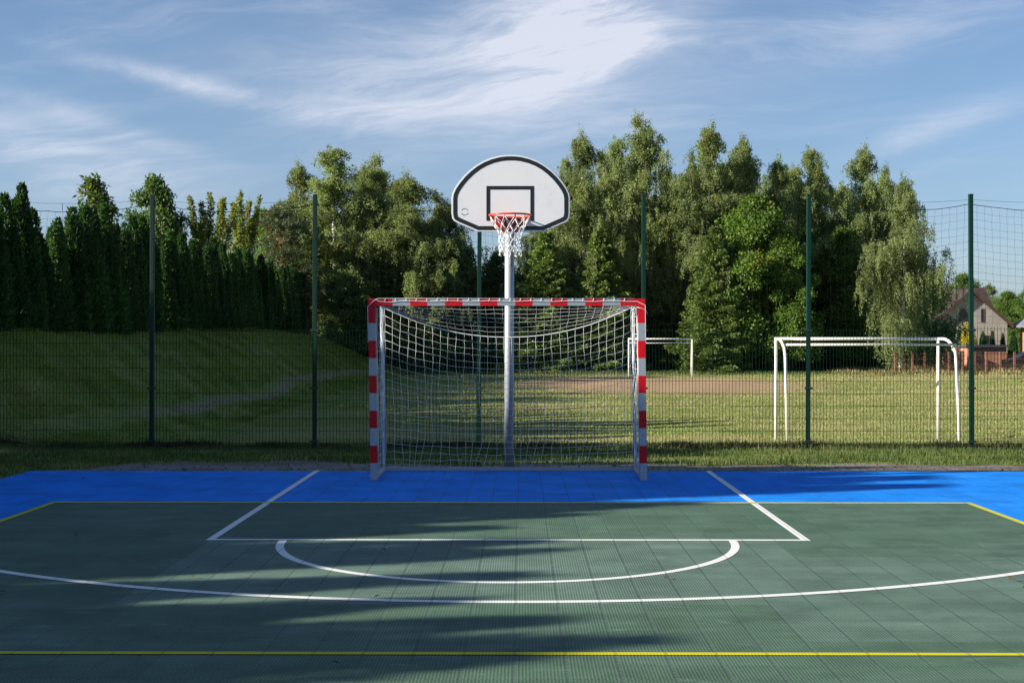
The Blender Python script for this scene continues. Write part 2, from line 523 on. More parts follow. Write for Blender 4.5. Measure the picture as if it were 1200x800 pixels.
# gravel strip along the end of the court
def gravel_mat():
    m, nt, bs = new_mat('gravel_strip')
    co = nt.new('ShaderNodeTexCoord').outputs['Object']
    v = nt.new('ShaderNodeTexVoronoi'); v.inputs['Scale'].default_value = 38
    nt.put(v.inputs['Vector'], co)
    n = nt.noise(co, 1.3, 5, 0.6)
    c = nt.mix(nt.new('ShaderNodeSeparateColor').outputs[0], (0, 0, 0), (0, 0, 0))
    sep = nt.new('ShaderNodeSeparateColor'); nt.l.new(v.outputs['Color'], sep.inputs[0])
    c = nt.mix(sep.outputs[0], (0.13, 0.115, 0.10), (0.27, 0.25, 0.225))
    c = nt.mix(nt.ss(n, 0.42, 0.66, 0, 0.8), c, (0.13, 0.085, 0.055))
    nt.put(bs.inputs['Base Color'], c); bs.inputs['Roughness'].default_value = 0.95
    nt.put(bs.inputs['Normal'], nt.bump(v.outputs['Distance'], 0.8, 0.02))
    return m


def gravel():
    n = 160
    V = []; F = []
    for i in range(n + 1):
        x = -5.95 + 14.5 * i / n
        wob = 0.10 * math.sin(x * 1.7) + 0.07 * math.sin(x * 4.1 + 1) + 0.05 * math.sin(x * 9.3)
        far = 17.35 + wob + (0.35 if x < -1.5 else 0.0) * min(1, (-1.5 - x) / 1.5 if x < -1.5 else 0)
        far = min(far, 16.2 + max(0.02, (x + 5.95) * 1.6))
        V += [(x, 16.0, -0.020), (x, (16.0 + far) / 2, -0.018), (x, far, -0.046)]
    for i in range(n):
        a = i * 3
        F += [(a, a + 3, a + 4, a + 1), (a + 1, a + 4, a + 5, a + 2)]
    me = bpy.data.meshes.new('gravel_strip'); me.from_pydata(V, [], F); me.materials.append(gravel_mat())
    tag(link('gravel_path', me), kind='structure')


gravel()

# ------------------------------------------------------------------ court
CX0, CX1, CY0, CY1 = -6.03, 6.75, -6.0, 16.02
GX0, GX1, GY1 = -4.62, 4.40, 12.85


def ring(cx, cy, r, w, a0, a1, n, z, clip=None):
    V = []; F = []
    for i in range(n + 1):
        a = a0 + (a1 - a0) * i / n
        for rr in (r - w / 2, r + w / 2):
            V.append((cx + rr * math.cos(a), cy + rr * math.sin(a), z))
    for i in range(n):
        F.append((2 * i, 2 * i + 1, 2 * i + 3, 2 * i + 2))
    return V, F


def strip(a, b, w, z, n=1):
    a = Vector((*a, 0)); b = Vector((*b, 0))
    d = (b - a).normalized(); s = Vector((-d.y, d.x, 0)) * w / 2
    q = [a + s, a - s, b - s, b + s]
    return [(p.x, p.y, z) for p in q], [(0, 1, 2, 3)]


def build_court():
    root = empty('sports_court'); tag(root, kind='structure')
    b = MB(); b.box(CX0, CX1, CY0, CY1, -0.2, 0.0)
    o = b.build('blue_tile_surface', M['court_blue'], root); tag(o, kind='structure')
    b = MB(); b.quad((GX0, CY0 + 1, .004), (GX1, CY0 + 1, .004), (GX1, GY1, .004), (GX0, GY1, .004))
    o = b.build('green_tile_surface', M['court_green'], root); tag(o, kind='structure')
    w = MB(); z = 0.0060
    LX0, LX1, FT = -2.535 + 0.03, 2.315 - 0.03, 10.50
    w._add(*strip((LX0, FT - 0.03), (LX0, CY1), 0.065, z))
    w._add(*strip((LX1, FT - 0.03), (LX1, CY1), 0.065, z))
    w._add(*strip((LX0 + 0.0325, FT), (LX1 - 0.0325, FT), 0.065, z + 0.0005))
    cx = (LX0 + LX1) / 2
    w._add(*ring(cx, FT - 0.033, 1.80, 0.065, PI, 2 * PI, 64, z))
    w._add(*ring(cx + 0.03, 14.62, 6.60, 0.07, PI + 0.42, 2 * PI - 0.42, 110, z + 0.001))
    o = w.build('white_markings', M['line_white'], root); tag(o, kind='structure')
    y = MB(); z = 0.0080
    y._add(*strip((GX0 - 0.03, GY1 + 0.025), (GX1 + 0.03, GY1 + 0.025), 0.075, z))
    y._add(*strip((GX0, CY0 + 1), (GX0, GY1), 0.06, z))
    y._add(*strip((GX1, CY0 + 1), (GX1, GY1), 0.06, z))
    y._add(*strip((GX0 + 0.03, 6.70), (GX1 - 0.03, 6.70), 0.055, z))
    o = y.build('yellow_markings', M['line_yellow'], root); tag(o, kind='structure')


build_court()

# ------------------------------------------------------------------ handball goal
def build_goal():
    yf, yr = 14.93, 16.03
    xl, xr = -1.727, 1.439
    T = 0.08; H = 2.08
    lean = -0.028
    root = empty('handball_goal', ((xl + xr) / 2, yf, 0))
    tag(root, 'red and silver striped steel goal with white net at end of court', 'goal')
    L = lambda x, y, z: (x - (xl + xr) / 2 + lean * z / H, y - yf, z)

    def bar(m, p0, p1, hx, hy, mi, ax):
        # square tube segment between two heights or two x, sheared with the frame
        if ax == 'z':
            x0, x1 = p0[0] - hx, p0[0] + hx; y0, y1 = p0[1] - hy, p0[1] + hy
            pts = [L(x, y, z) for z in (p0[2], p1[2]) for (x, y) in ((x0, y0), (x1, y0), (x1, y1), (x0, y1))]
        else:
            z0, z1 = p0[2] - hx, p0[2] + hx; y0, y1 = p0[1] - hy, p0[1] + hy
            pts = [L(x, y, z) for x in (p0[0], p1[0]) for (y, z) in ((y0, z0), (y1, z0), (y1, z1), (y0, z1))]
        m._add(pts, [(3, 2, 1, 0), (4, 5, 6, 7), (0, 1, 5, 4), (1, 2, 6, 5), (2, 3, 7, 6), (3, 0, 4, 7)], mi)

    h = T / 2
    for x in (xl + h, xr - h):
        m = MB(); z = 0.004
        edges = [0.004] + [0.20 * k for k in range(1, 10)] + [H]
        for i in range(len(edges) - 1):
            bar(m, (x, yf + h, edges[i]), (x, yf + h, edges[i + 1]), h, h, i % 2, 'z')
        m.build('post', [M['galv'], M['red']], root)
    m = MB(); xs = [xl + T, xl + 0.28] + [xl + 0.28 + 0.2004 * k for k in range(1, 13)] + [xr - 0.28, xr - T]
    for i in range(len(xs) - 1):
        bar(m, (xs[i], yf + h, H - h - 0.001), (xs[i + 1], yf + h, H - h - 0.001), h, h, (i + 1) % 2, 'x')
    m.build('crossbar', [M['galv'], M['red']], root)
    # rear frame of round tube
    fr = MB(); rt = 0.022
    for x in (xl + 0.04, xr - 0.04):
        m = MB()
        m.tube([L(x, yr, 0.03), L(x, yr, 1.0), L(x, yr, 2.03)], 0.024, 10)
        m.tube([L(x, yf + T, 2.035), L(x, yr, 2.03)], 0.017, 8)
        m.build('rear_upright', M['galv'], root)
    m = MB()
    for x in (xl + 0.04, xr - 0.04):
        a = L(x - 0.025, 0, 0); b_ = L(x + 0.025, 0, 0)
        m.box(a[0], b_[0], T, yr - yf + 0.02, 0.006, 0.046)
    a = L(xl + 0.066, 0, 0); b_ = L(xr - 0.066, 0, 0)
    m.box(a[0], b_[0], yr - yf - 0.02, yr - yf + 0.02, 0.007, 0.043)
    m.build('base_frame', M['galv'], root)
    # ---- net: roof, back and sides of knotted cord
    n = MB(); rng = random.Random(3)
    r = 0.0019
    NU = 31; NV = 20; NR = 7
    x0, x1 = xl + 0.075, xr - 0.075

    def sag(u): return 0.36 * (1 - abs(2 * u - 1) ** 2.1)
    def jit(a): return (rng.random() - 0.5) * a

    back = []
    for i in range(NU + 1):
        u = i / NU
        colp = []
        ph = rng.random() * 6
        for j in range(NV + 1):
            v = j / NV
            zt = 2.0 - sag(u)
            z = zt * (1 - v) + 0.05 * v
            yb = yr - 0.03 - 0.16 * math.sin(PI * min(1, v * 0.9)) * (4 * u * (1 - u)) ** 0.5 * 0.9
            xx = x0 + (x1 - x0) * u + 0.018 * math.sin(ph + v * 7) * math.sin(PI * v)
            # the loose foot of the net drifts sideways before it is tied
            if v > 0.8: xx += 0.05 * (v - 0.8) / 0.2 * math.sin(i * 0.9) - 0.03 * (v - 0.8) / 0.2
            colp.append(Vector(L(xx + jit(0.012), yb, z + (jit(0.02) if 0 < j < NV else 0))))
        back.append(colp)
    for i in range(NU + 1): n.tube(back[i], r, 5)
    for j in range(1, NV + 1): n.tube([back[i][j] for i in range(NU + 1)], r, 5)
    roof = []
    for i in range(NU + 1):
        u = i / NU
        colp = []
        for j in range(NR + 1):
            v = j / NR
            fx = x0 + (x1 - x0) * u
            fz = 2.0; p0 = Vector(L(fx, yf + T + 0.004, fz)); p1 = back[i][0]
            p = p0.lerp(p1, v); p.z += 0.02 * math.sin(PI * v) * (4 * u * (1 - u)) - (0 if j in (0, NR) else jit(0.012))
            p.x += 0 if j in (0, NR) else jit(0.02)
            colp.append(p)
        roof.append(colp)
    for i in range(NU + 1): n.tube(roof[i], r, 5)
    for j in range(0, NR): n.tube([roof[i][j] for i in range(NU + 1)], r, 5)
    for side, x in ((0, xl + 0.05), (1, xr - 0.05)):
        cols = []
        for i in range(10):
            cc = []
            for j in range(20):
                y = yf + T + 0.01 + (yr - yf - T - 0.03) * i / 9
                z = 0.06 + 1.92 * j / 19
                cc.append(Vector(L(x + jit(0.02) + (0.03 if side == 0 else -0.03) * math.sin(PI * i / 9), y, z + jit(0.015))))
            cols.append(cc)
        for cc in cols: n.tube(cc, r, 5)
        for j in range(20): n.tube([cols[i][j] for i in range(10)], r, 5)
    no = n.build('net', M['cord'], root)
    # thick border rope hanging between the rear uprights, head rope laced on the bar
    rp = MB()
    pts = [Vector(L(xl + 0.04, yr, 2.02))] + [back[i][0] for i in range(NU + 1)] + [Vector(L(xr - 0.04, yr, 2.02))]
    rp.tube(pts, 0.0062, 8)
    rp.build('border_rope', M['cord'], no)
    rp = MB()
    yf2 = yf - 0.005
    hp = []
    N = 60
    for i in range(N + 1):
        u = i / N; x = xl + 0.13 + (xr - 0.09 - xl - 0.13) * u
        hp.append(L(x, yf2, H - 0.030 - 0.004 * math.sin(u * 40) - (0.008 * math.sin(PI * min(1, u * 14)) if u < 0.07 else 0)))
    rp.tube([L(xl - 0.004, yf2, H - 0.5), L(xl - 0.004, yf2, H - 0.09), L(xl + 0.08, yf2, H - 0.012)] + hp +
            [L(xr + 0.004, yf2, H - 0.075), L(xr + 0.004, yf2, H - 0.5)], 0.0038, 6)
    rp.tube([L(xl + 0.08, yf2, H - 0.012), L(xl + 0.13, yf2, H + 0.003), L(xl + 0.8, yf2 + 0.004, H + 0.003), L(xr - 0.12, yf2 + 0.004, H + 0.003)], 0.003, 5)
    for i in range(24):
        x = xl + 0.19 + i * 0.119
        rp.tube([L(x, yf2, H - 0.034), L(x + 0.006, yf2 - 0.001, H - 0.012), L(x + 0.012, yf2, H + 0.003), L(x + 0.012, yf + T + 0.004, H + 0.003)], 0.003, 5)
    # lacing down the back of both posts
    for x in (xl + 0.085, xr - 0.085):
        rp.tube([L(x, yf + T + 0.004, 0.05), L(x, yf + T + 0.004, 1.0), L(x, yf + T + 0.004, 1.98)], 0.0045, 6)
    rp.tube([L(xr - 0.10, yf2, H - 0.098), L(xr - 0.05, yf2 - 0.001, H - 0.108), L(xr + 0.004, yf2, H - 0.125), L(xr + 0.03, yf2 + 0.02, H - 0.18)], 0.003, 5)
    rp.build('head_rope', M['cord'], no)


build_goal()

# ------------------------------------------------------------------ basketball hoop
def build_hoop():
    px, py = -0.160, 16.62
    root = empty('basketball_hoop', (px, py, -0.05))
    tag(root, 'white fan backboard with red rim on a grey steel pole behind the goal', 'basketball hoop')
    o = Vector((px, py, -0.05))
    yb = 15.15; bx = -0.124
    s = 1 / 101.0
    def W(x, z): return (bx + (x - 395) / 4 * s - px, gz(160 + z / 4, yb) + 0.05)
    left = [(240, 446), (150, 407), (130, 396), (121, 382), (118, 360), (118, 290), (121, 268), (133, 242), (152, 214), (176, 185), (204, 158),
            (235, 134), (268, 115), (305, 100), (345, 90), (372, 87)]
    full = left + [(395, 86)] + [(790 - x, z) for x, z in reversed(left)]
    # centre of the outline for insetting
    outline = [W(x, z) for x, z in full]

    def inset(poly, d):
        n = len(poly); out = []
        for i in range(n):
            p0 = Vector(poly[i - 1]); p = Vector(poly[i]); p1 = Vector(poly[(i + 1) % n])
            d0 = (p - p0).normalized(); d1 = (p1 - p).normalized()
            n0 = Vector((d0.y, -d0.x)); n1 = Vector((d1.y, -d1.x))
            nn = (n0 + n1); nn.normalize()
            k = d / max(0.35, nn.dot(n0))
            out.append(tuple(p + nn * k))
        return out
    # sign check
    def area(p): return sum(p[i - 1][0] * p[i][1] - p[i][0] * p[i - 1][1] for i in range(len(p))) / 2
    if abs(area(inset(outline, 0.02))) > abs(area(outline)):
        ins = lambda d: inset(outline, -d)
    else:
        ins = lambda d: inset(outline, d)
    yo = yb - py
    m = MB(); m.prism(outline[::-1] if area(outline) < 0 else outline, yo, yo + 0.03)
    board = m.build('backboard', M['board'], root)
    mod = board.modifiers.new('edge', 'BEVEL'); mod.width = 0.004; mod.segments = 2; mod.limit_method = 'ANGLE'
    # black border and inner box, 2 mm proud
    bl = MB()
    A = ins(0.018); B = ins(0.065)
    n = len(A)
    yy = yo - 0.002
    for i in range(n):
        j = (i + 1) % n
        bl.quad((A[i][0], yy, A[i][1]), (A[j][0], yy, A[j][1]), (B[j][0], yy, B[j][1]), (B[i][0], yy, B[i][1]))
    bl.build('border_line', M['black'], board)
    bl = MB()
    def rect(x0, x1, z0, z1):
        a = W(x0, z1); b = W(x1, z0)
        bl.quad((a[0], yy, a[1]), (b[0], yy, a[1]), (b[0], yy, b[1]), (a[0], yy, b[1]))
    rect(281, 504, 232, 249); rect(281, 298, 249, 395); rect(487, 504, 249, 395)
    bl.build('target_square', M['black'], board)
    # ring-shaped emblem of tiny marks, too small to read
    em = MB(); c = W(179, 353); rr = 0.038
    rg = random.Random(4)
    for k in range(26):
        a = 2 * PI * k / 26
        if abs(math.sin(a)) < 0.28: continue
        for q in range(2):
            aa = a + (q - 0.5) * 0.09 + rg.uniform(-.02, .02)
            w_ = rg.uniform(0.0012, 0.0028); hh = rg.uniform(0.003, 0.0055)
            ca, sa = math.cos(aa), math.sin(aa)
            ctr = (c[0] + ca * rr, c[1] + sa * rr)
            pts = [(ctr[0] + ca * hh * u - sa * w_ * v, yy, ctr[1] + sa * hh * u + ca * w_ * v) for u, v in ((-1, -1), (1, -1), (1, 1), (-1, 1))]
            em.quad(*pts)
    em.build('emblem', simple('emblem_grey', (0.16, 0.16, 0.18), 0.5), board)
    # back frame holding the board
    fm = MB()
    for x in (-0.38, 0.38): fm.box(bx - px + x - 0.02, bx - px + x + 0.02, yo + 0.032, yo + 0.075, W(0, 410)[1], W(0, 150)[1])
    for z in (400, 300, 200): fm.box(bx - px - 0.36, bx - px + 0.36, yo + 0.034, yo + 0.072, W(0, z)[1] - 0.02, W(0, z)[1] + 0.02)
    fm.build('board_frame', M['galv'], root)
    # pole and arms
    p = MB()
    p.tube([(0, 0, 0.0), (0.005, 0, 1.6), (0.012, 0, 3.62)], 0.0595, 28)
    pole = p.build('pole', M['galv'], root)
    c_ = MB(); c_.tube([(0.012, 0, 3.622), (0.012, 0, 3.64)], [0.063, 0.05], 24); c_.build('pole_cap', M['clip'], pole)
    a = MB()
    for z in (3.02, 3.50):
        a.box(-0.0, 0.07, yo + 0.074, -0.03, z - 0.035, z + 0.035)
    a.tube([(0.035, -0.03, 2.62), (0.035, yo + 0.25, 3.0)], 0.024, 10)
    a.build('arm', M['galv'], root)
    f_ = MB(); f_.tube([(0, 0, 0.0), (0, 0, 0.02)], 0.13, 20); f_.build('base_plate', M['galv'], root)
    # rim assembly
    rz = gz(252.5, 14.78) + 0.05; rx = -0.128 - px; ry = 14.765 - py; RR = 0.234
    rim = MB()
    rim.tube([(rx + RR * math.cos(2 * PI * k / 48), ry + RR * math.sin(2 * PI * k / 48), rz) for k in range(48)], 0.0105, 10, closed=True)
    ro = rim.build('rim', M['rim_red'], root)
    br = MB()
    # mounting plate on the board and tapered bracket reaching under the ring
    pl = [(-0.205, 0.02), (-0.17, -0.10), (-0.11, -0.155), (-0.06, -0.165), (-0.03, -0.145), (0.03, -0.145), (0.06, -0.165), (0.11, -0.155), (0.17, -0.10), (0.205, 0.02)]
    br.prism([(rx + x, rz + z) for x, z in pl], yo - 0.012, yo - 0.003)
    br.box(rx - 0.09, rx + 0.09, ry + RR - 0.01, yo - 0.012, rz - 0.012, rz + 0.006)
    for sgn in (-1, 1):
        x = rx + sgn * 0.10
        br._add([(x - .004, yo - .012, rz), (x + .004, yo - .012, rz), (x + .004, yo - .012, rz - .13), (x - .004, yo - .012, rz - .13),
                 (x - .004, ry + RR * 0.80, rz - .004), (x + .004, ry + RR * 0.80, rz - .004), (x + .004, ry + RR * 0.80, rz - .02), (x - .004, ry + RR * 0.80, rz - .02)],
                [(3, 2, 1, 0), (4, 5, 6, 7), (0, 1, 5, 4), (1, 2, 6, 5), (2, 3, 7, 6), (3, 0, 4, 7)])
        br.tube([(rx + sgn * 0.20, yo - 0.012, rz - 0.01), (rx + sgn * 0.215, ry + 0.085, rz - 0.004)], 0.009, 8)
    br.build('bracket', M['plate_red'], ro)
    # hooks under the ring, and the net
    hk = MB(); hk.tube([(0, 0, -0.008), (0, 0, -0.024)], 0.005, 6); hme = hk.mesh('hook', M['rim_red'])
    for k in range(12):
        a_ = 2 * PI * (k + 0.5) / 12
        link('hook', hme, ro, (rx + RR * math.cos(a_), ry + RR * math.sin(a_), rz))
    nt = MB(); rg = random.Random(8)
    prof = [(0.0, 0.228), (0.085, 0.188), (0.15, 0.150), (0.205, 0.130), (0.255, 0.120), (0.305, 0.116), (0.355, 0.120), (0.41, 0.124)]
    K = 12
    rows = []
    for j, (dz, rad) in enumerate(prof):
        rw = []
        for k in range(K):
            a_ = 2 * PI * (k + 0.5 + 0.5 * (j % 2)) / K
            q = rad + (rg.random() - .5) * 0.02 * (j > 0)
            rw.append(Vector((rx + q * math.cos(a_), ry + q * math.sin(a_), rz - 0.02 - dz + (rg.random() - .5) * 0.022 * (j > 0))))
        rows.append(rw)
    for j in range(len(prof) - 1):
        for k in range(K):
            a_ = rows[j][k]
            for kk in ((k, (k - 1) % K) if j % 2 == 0 else (k, (k + 1) % K)):
                b_ = rows[j + 1][kk]
                mid = a_.lerp(b_, 0.5); mid.z -= 0.004
                nt.tube([a_, mid, b_], 0.0048 if j < 2 else 0.0042, 6)
    for k in range(K):      # loose tassels at the foot
        b_ = rows[-1][k]
        nt.tube([b_, b_ + Vector(((rg.random() - .5) * .03, (rg.random() - .5) * .03, -0.03)), b_ + Vector(((rg.random() - .5) * .05, (rg.random() - .5) * .05, -0.005 - .03 * rg.random()))], 0.0045, 6)
    nt.build('hoop_net', M['cord'], ro)


build_hoop()

# ------------------------------------------------------------------ court fence
def build_fence():
    Y = 19.95
    xs = [-8.16, -5.655, -3.165, -0.652, 1.862, 4.372, 6.862, 9.36]
    root = empty('ball_stop_fence', (0, Y, -0.05))
    tag(root, 'green welded mesh fence with tall posts and dark ball netting behind the court', 'fence')
    pm = MB(); pm.box(-0.031, 0.031, -0.031, 0.031, -0.02, 3.85, b=0.006)
    pmesh = pm.mesh('post', M['green_post'])
    capm = MB(); capm.box(-0.034, 0.034, -0.034, 0.034, 3.851, 3.875, b=0.006); capm = capm.mesh('post_cap', M['clip'])
    for z in (0.6, 1.4, 2.25, 2.7, 3.2): pm.tube([(-0.0, -0.0305, z), (-0.0, -0.037, z)], 0.008, 6)
    pmesh = pm.mesh('post', M['green_post'])
    cl = MB(); cl.box(-0.062, 0.062, -0.040, -0.0315, -0.017, 0.017, b=0.004); clm = cl.mesh('clip', M['clip'])
    rg = random.Random(5)
    for i, x in enumerate(xs):
        p = link('post', pmesh, root, (x, 0, 0), (0, R(rg.uniform(-0.25, 0.25)), 0))
        link('post_cap', capm, p); [link('clip', clm, p, (0, 0, z)) for z in (0.11, 0.92, 1.80)]
        hk = MB(); hk.tube([(0.02, 0.0, 3.80), (0.045, 0.02, 3.76), (0.03, 0.032, 3.70)], 0.006, 6)
        hk.build('hook', M['clip'], p)
    # one welded panel, copied
    pw = MB(); W = 2.44
    nv = 49; z0, z1 = 0.06, 1.79
    for k in range(nv):
        x = -W / 2 + W * k / (nv - 1)
        pw.tube([(x, 0.0035, z0), (x, 0.0035, z1 + 0.03)], 0.0034, 4, sm=False)
    for k in range(10):
        z = z0 + 0.02 + (z1 - z0 - 0.02) * k / 9
        pw.tube([(-W / 2, -0.003, z), (W / 2, -0.003, z)], 0.0026, 4, sm=False)
    pme = pw.mesh('mesh_panel', M['green_wire'])
    offs = [0.0, 0.0, -0.01, 0.0, 0.0, 0.0, 0.035]
    for i in range(len(xs) - 1):
        link('mesh_panel', pme, root, ((xs[i] + xs[i + 1]) / 2, -0.034, offs[i] + rg.uniform(-.006, .006)))
    # netting: own mesh per bay, square cells hanging from a sagging cord
    for i in range(len(xs) - 1):
        a, b = xs[i] + 0.0, xs[i + 1] - 0.0
        n = MB(); NU = 22; NV = 17
        top = lambda u: 3.73 - 0.115 * (1 - (2 * u - 1) ** 2)
        g = []
        ph = rg.random() * 6; sl = rg.uniform(-.04, .04)
        for iu in range(NU + 1):
            u = iu / NU; c_ = []
            for jv in range(NV + 1):
                v = jv / NV
                z = top(u) * (1 - v) + 1.80 * v - 0.05 * math.sin(PI * v) * (1 - (2 * u - 1) ** 2)
                x = a + (b - a) * u + sl * math.sin(PI * v) + rg.uniform(-.008, .008) * (0 < iu < NU) + 0.02 * math.sin(ph + 5 * v) * (0 < iu < NU)
                c_.append((x, 0.04 + 0.03 * math.sin(ph + 3 * u + 2 * v) * math.sin(PI * u), z + rg.uniform(-.006, .006)))
            g.append(c_)
        for iu in range(NU): n.tube(g[iu], 0.0014, 4, sm=False)
        for jv in range(1, NV + 1): n.tube([g[iu][jv] for iu in range(NU + 1)], 0.0014, 4, sm=False)
        no = n.build('netting', M['dark_net'], root)
        c = MB(); c.tube([g[iu][0] for iu in range(NU + 1)], 0.0052, 6)
        c.build('cord', M['dark_net'], no)
        w = MB(); w.tube([(a + (b - a) * k / 12, 0.0, 3.79 - 0.05 * (1 - (2 * k / 12 - 1) ** 2)) for k in range(13)], 0.0022, 5)
        if i in (0, 2):
            k = 0.45; x = a + (b - a) * k
            w.tube([(x, 0.0, 3.745), (x, 0.02, 3.63)], 0.004, 5)
        w.build('top_wire', M['dark_net'], root)


build_fence()

# ------------------------------------------------------------------ football goals on the field
def arc_pts(p, q, r_, n=8):
    return None


def white_goal_near():
    zg = -0.38
    root = empty('football_goal', (6.7, 25.9, zg))
    tag(root, 'white tubular goal with curved back pipes close behind the fence', 'goal', 'white goals on the grass field')
    ox, oy = 6.7, 25.9
    FL, FR = (5.045 - ox, 0.0), (8.255 - ox, 0.02)
    BL, BR = (5.14 - ox, -0.62), (8.46 - ox, -0.62)
    H = 2.0; r = 0.031
    for f in (FL, FR):
        m = MB(); m.tube([(f[0], f[1], 0.0), (f[0], f[1], 1.0), (f[0], f[1], H - 0.0)], r, 12); m.build('post', M['white_pipe'], root)
    m = MB(); m.tube([(FL[0] - r, FL[1], H), (0, 0.01, H), (FR[0] + r, FR[1], H)], r, 12); m.build('crossbar', M['white_pipe'], root)
    for f, b in ((FL, BL), (FR, BR)):
        m = MB(); pts = []
        F = Vector((f[0], f[1], H)); B = Vector((b[0], b[1], 0))
        pts.append(F + Vector((0, -0.02, 0)))
        d = Vector((b[0] - f[0], b[1] - f[1], 0)); Lh = d.length; d.normalize()
        rc = 0.42
        bow = 0.10
        c = F + d * (Lh - rc - bow) - Vector((0, 0, rc))
        for k in range(9):
            a = PI / 2 * k / 8
            pts.append(c + d * (rc * math.sin(a)) + Vector((0, 0, rc * math.cos(a))))
        pts.append(Vector((b[0] - d.x * bow * 0.4, b[1] - d.y * bow * 0.4, 0.8)))
        pts.append(B)
        m.tube(pts, r * 0.95, 12); m.build('back_pipe', M['white_pipe'], root)
    m = MB(); q = 0.24
    m.tube([(BL[0] - 0.0, BL[1] + 0.13, H - q + .13), (BR[0] - 0.02, BR[1] + 0.13, H - q + .13)], r * 0.8, 12); m.build('rear_bar', M['white_pipe'], root)


def white_goal_far():
    y = 69.5; zg = float(ground_z(7.3, y))
    root = empty('football_goal', (7.4, y, zg), R(-4))
    tag(root, 'distant square white goal on bare earth before the trees', 'goal', 'white goals on the grass field')
    hw, H, r = 1.68, 2.0, 0.042
    for s in (-1, 1):
        m = MB(); m.tube([(s * hw, 0, 0), (s * hw, 0, 1), (s * hw, 0, H)], r, 10); m.build('post', M['white_pipe'], root)
        m = MB(); m.tube([(s * (hw - 0.02), 0.05, H - 0.2), (s * (hw - .02), 1.1, 0)], r * 0.8, 8); m.build('back_pipe', M['white_pipe'], root)
    m = MB(); m.tube([(-hw - r, 0, H), (0, 0, H), (hw + r, 0, H)], r, 10); m.build('crossbar', M['white_pipe'], root)
    m = MB(); m.tube([(-hw, 0.14, H - 0.22), (hw, 0.14, H - 0.22)], r * 0.75, 8); m.build('rear_bar', M['white_pipe'], root)


white_goal_near()
white_goal_far()

# ------------------------------------------------------------------ foliage
def unit(a):
    return a / np.maximum(np.linalg.norm(a, axis=-1, keepdims=True), 1e-9)


def leaves_mesh(name, P, D, L, W, mat, rng, flat=None):
    """rhombic leaves at P pointing along D"""
    n = len(P)
    D = unit(D)
    nr = rng.normal(size=(n, 3))
    if flat is not None: nr = nr * (1 - flat[1]) + np.asarray(flat[0]) * flat[1] * 2
    S = unit(np.cross(D, nr))
    N = np.cross(S, D)
    L = np.broadcast_to(np.asarray(L, float), (n,))[:, None]; W = np.broadcast_to(np.asarray(W, float), (n,))[:, None]
    fold = N * W * 0.25
    v0 = P; v1 = P + D * L * 0.45 + S * W * 0.5 + fold; v2 = P + D * L; v3 = P + D * L * 0.45 - S * W * 0.5 + fold
    V = np.stack([v0, v1, v2, v3], 1).reshape(-1, 3)
    F = np.arange(4 * n).reshape(n, 4)
    return np_mesh(name, V, F, mat)


def limb_mesh(name, limbs, mat):
    m = MB()
    two = isinstance(mat, (list, tuple))
    for k, (pts, rs, n) in enumerate(limbs): m.tube(pts, rs, n, caps=False, mi=1 if (two and k) else 0)
    return m.mesh(name, mat)


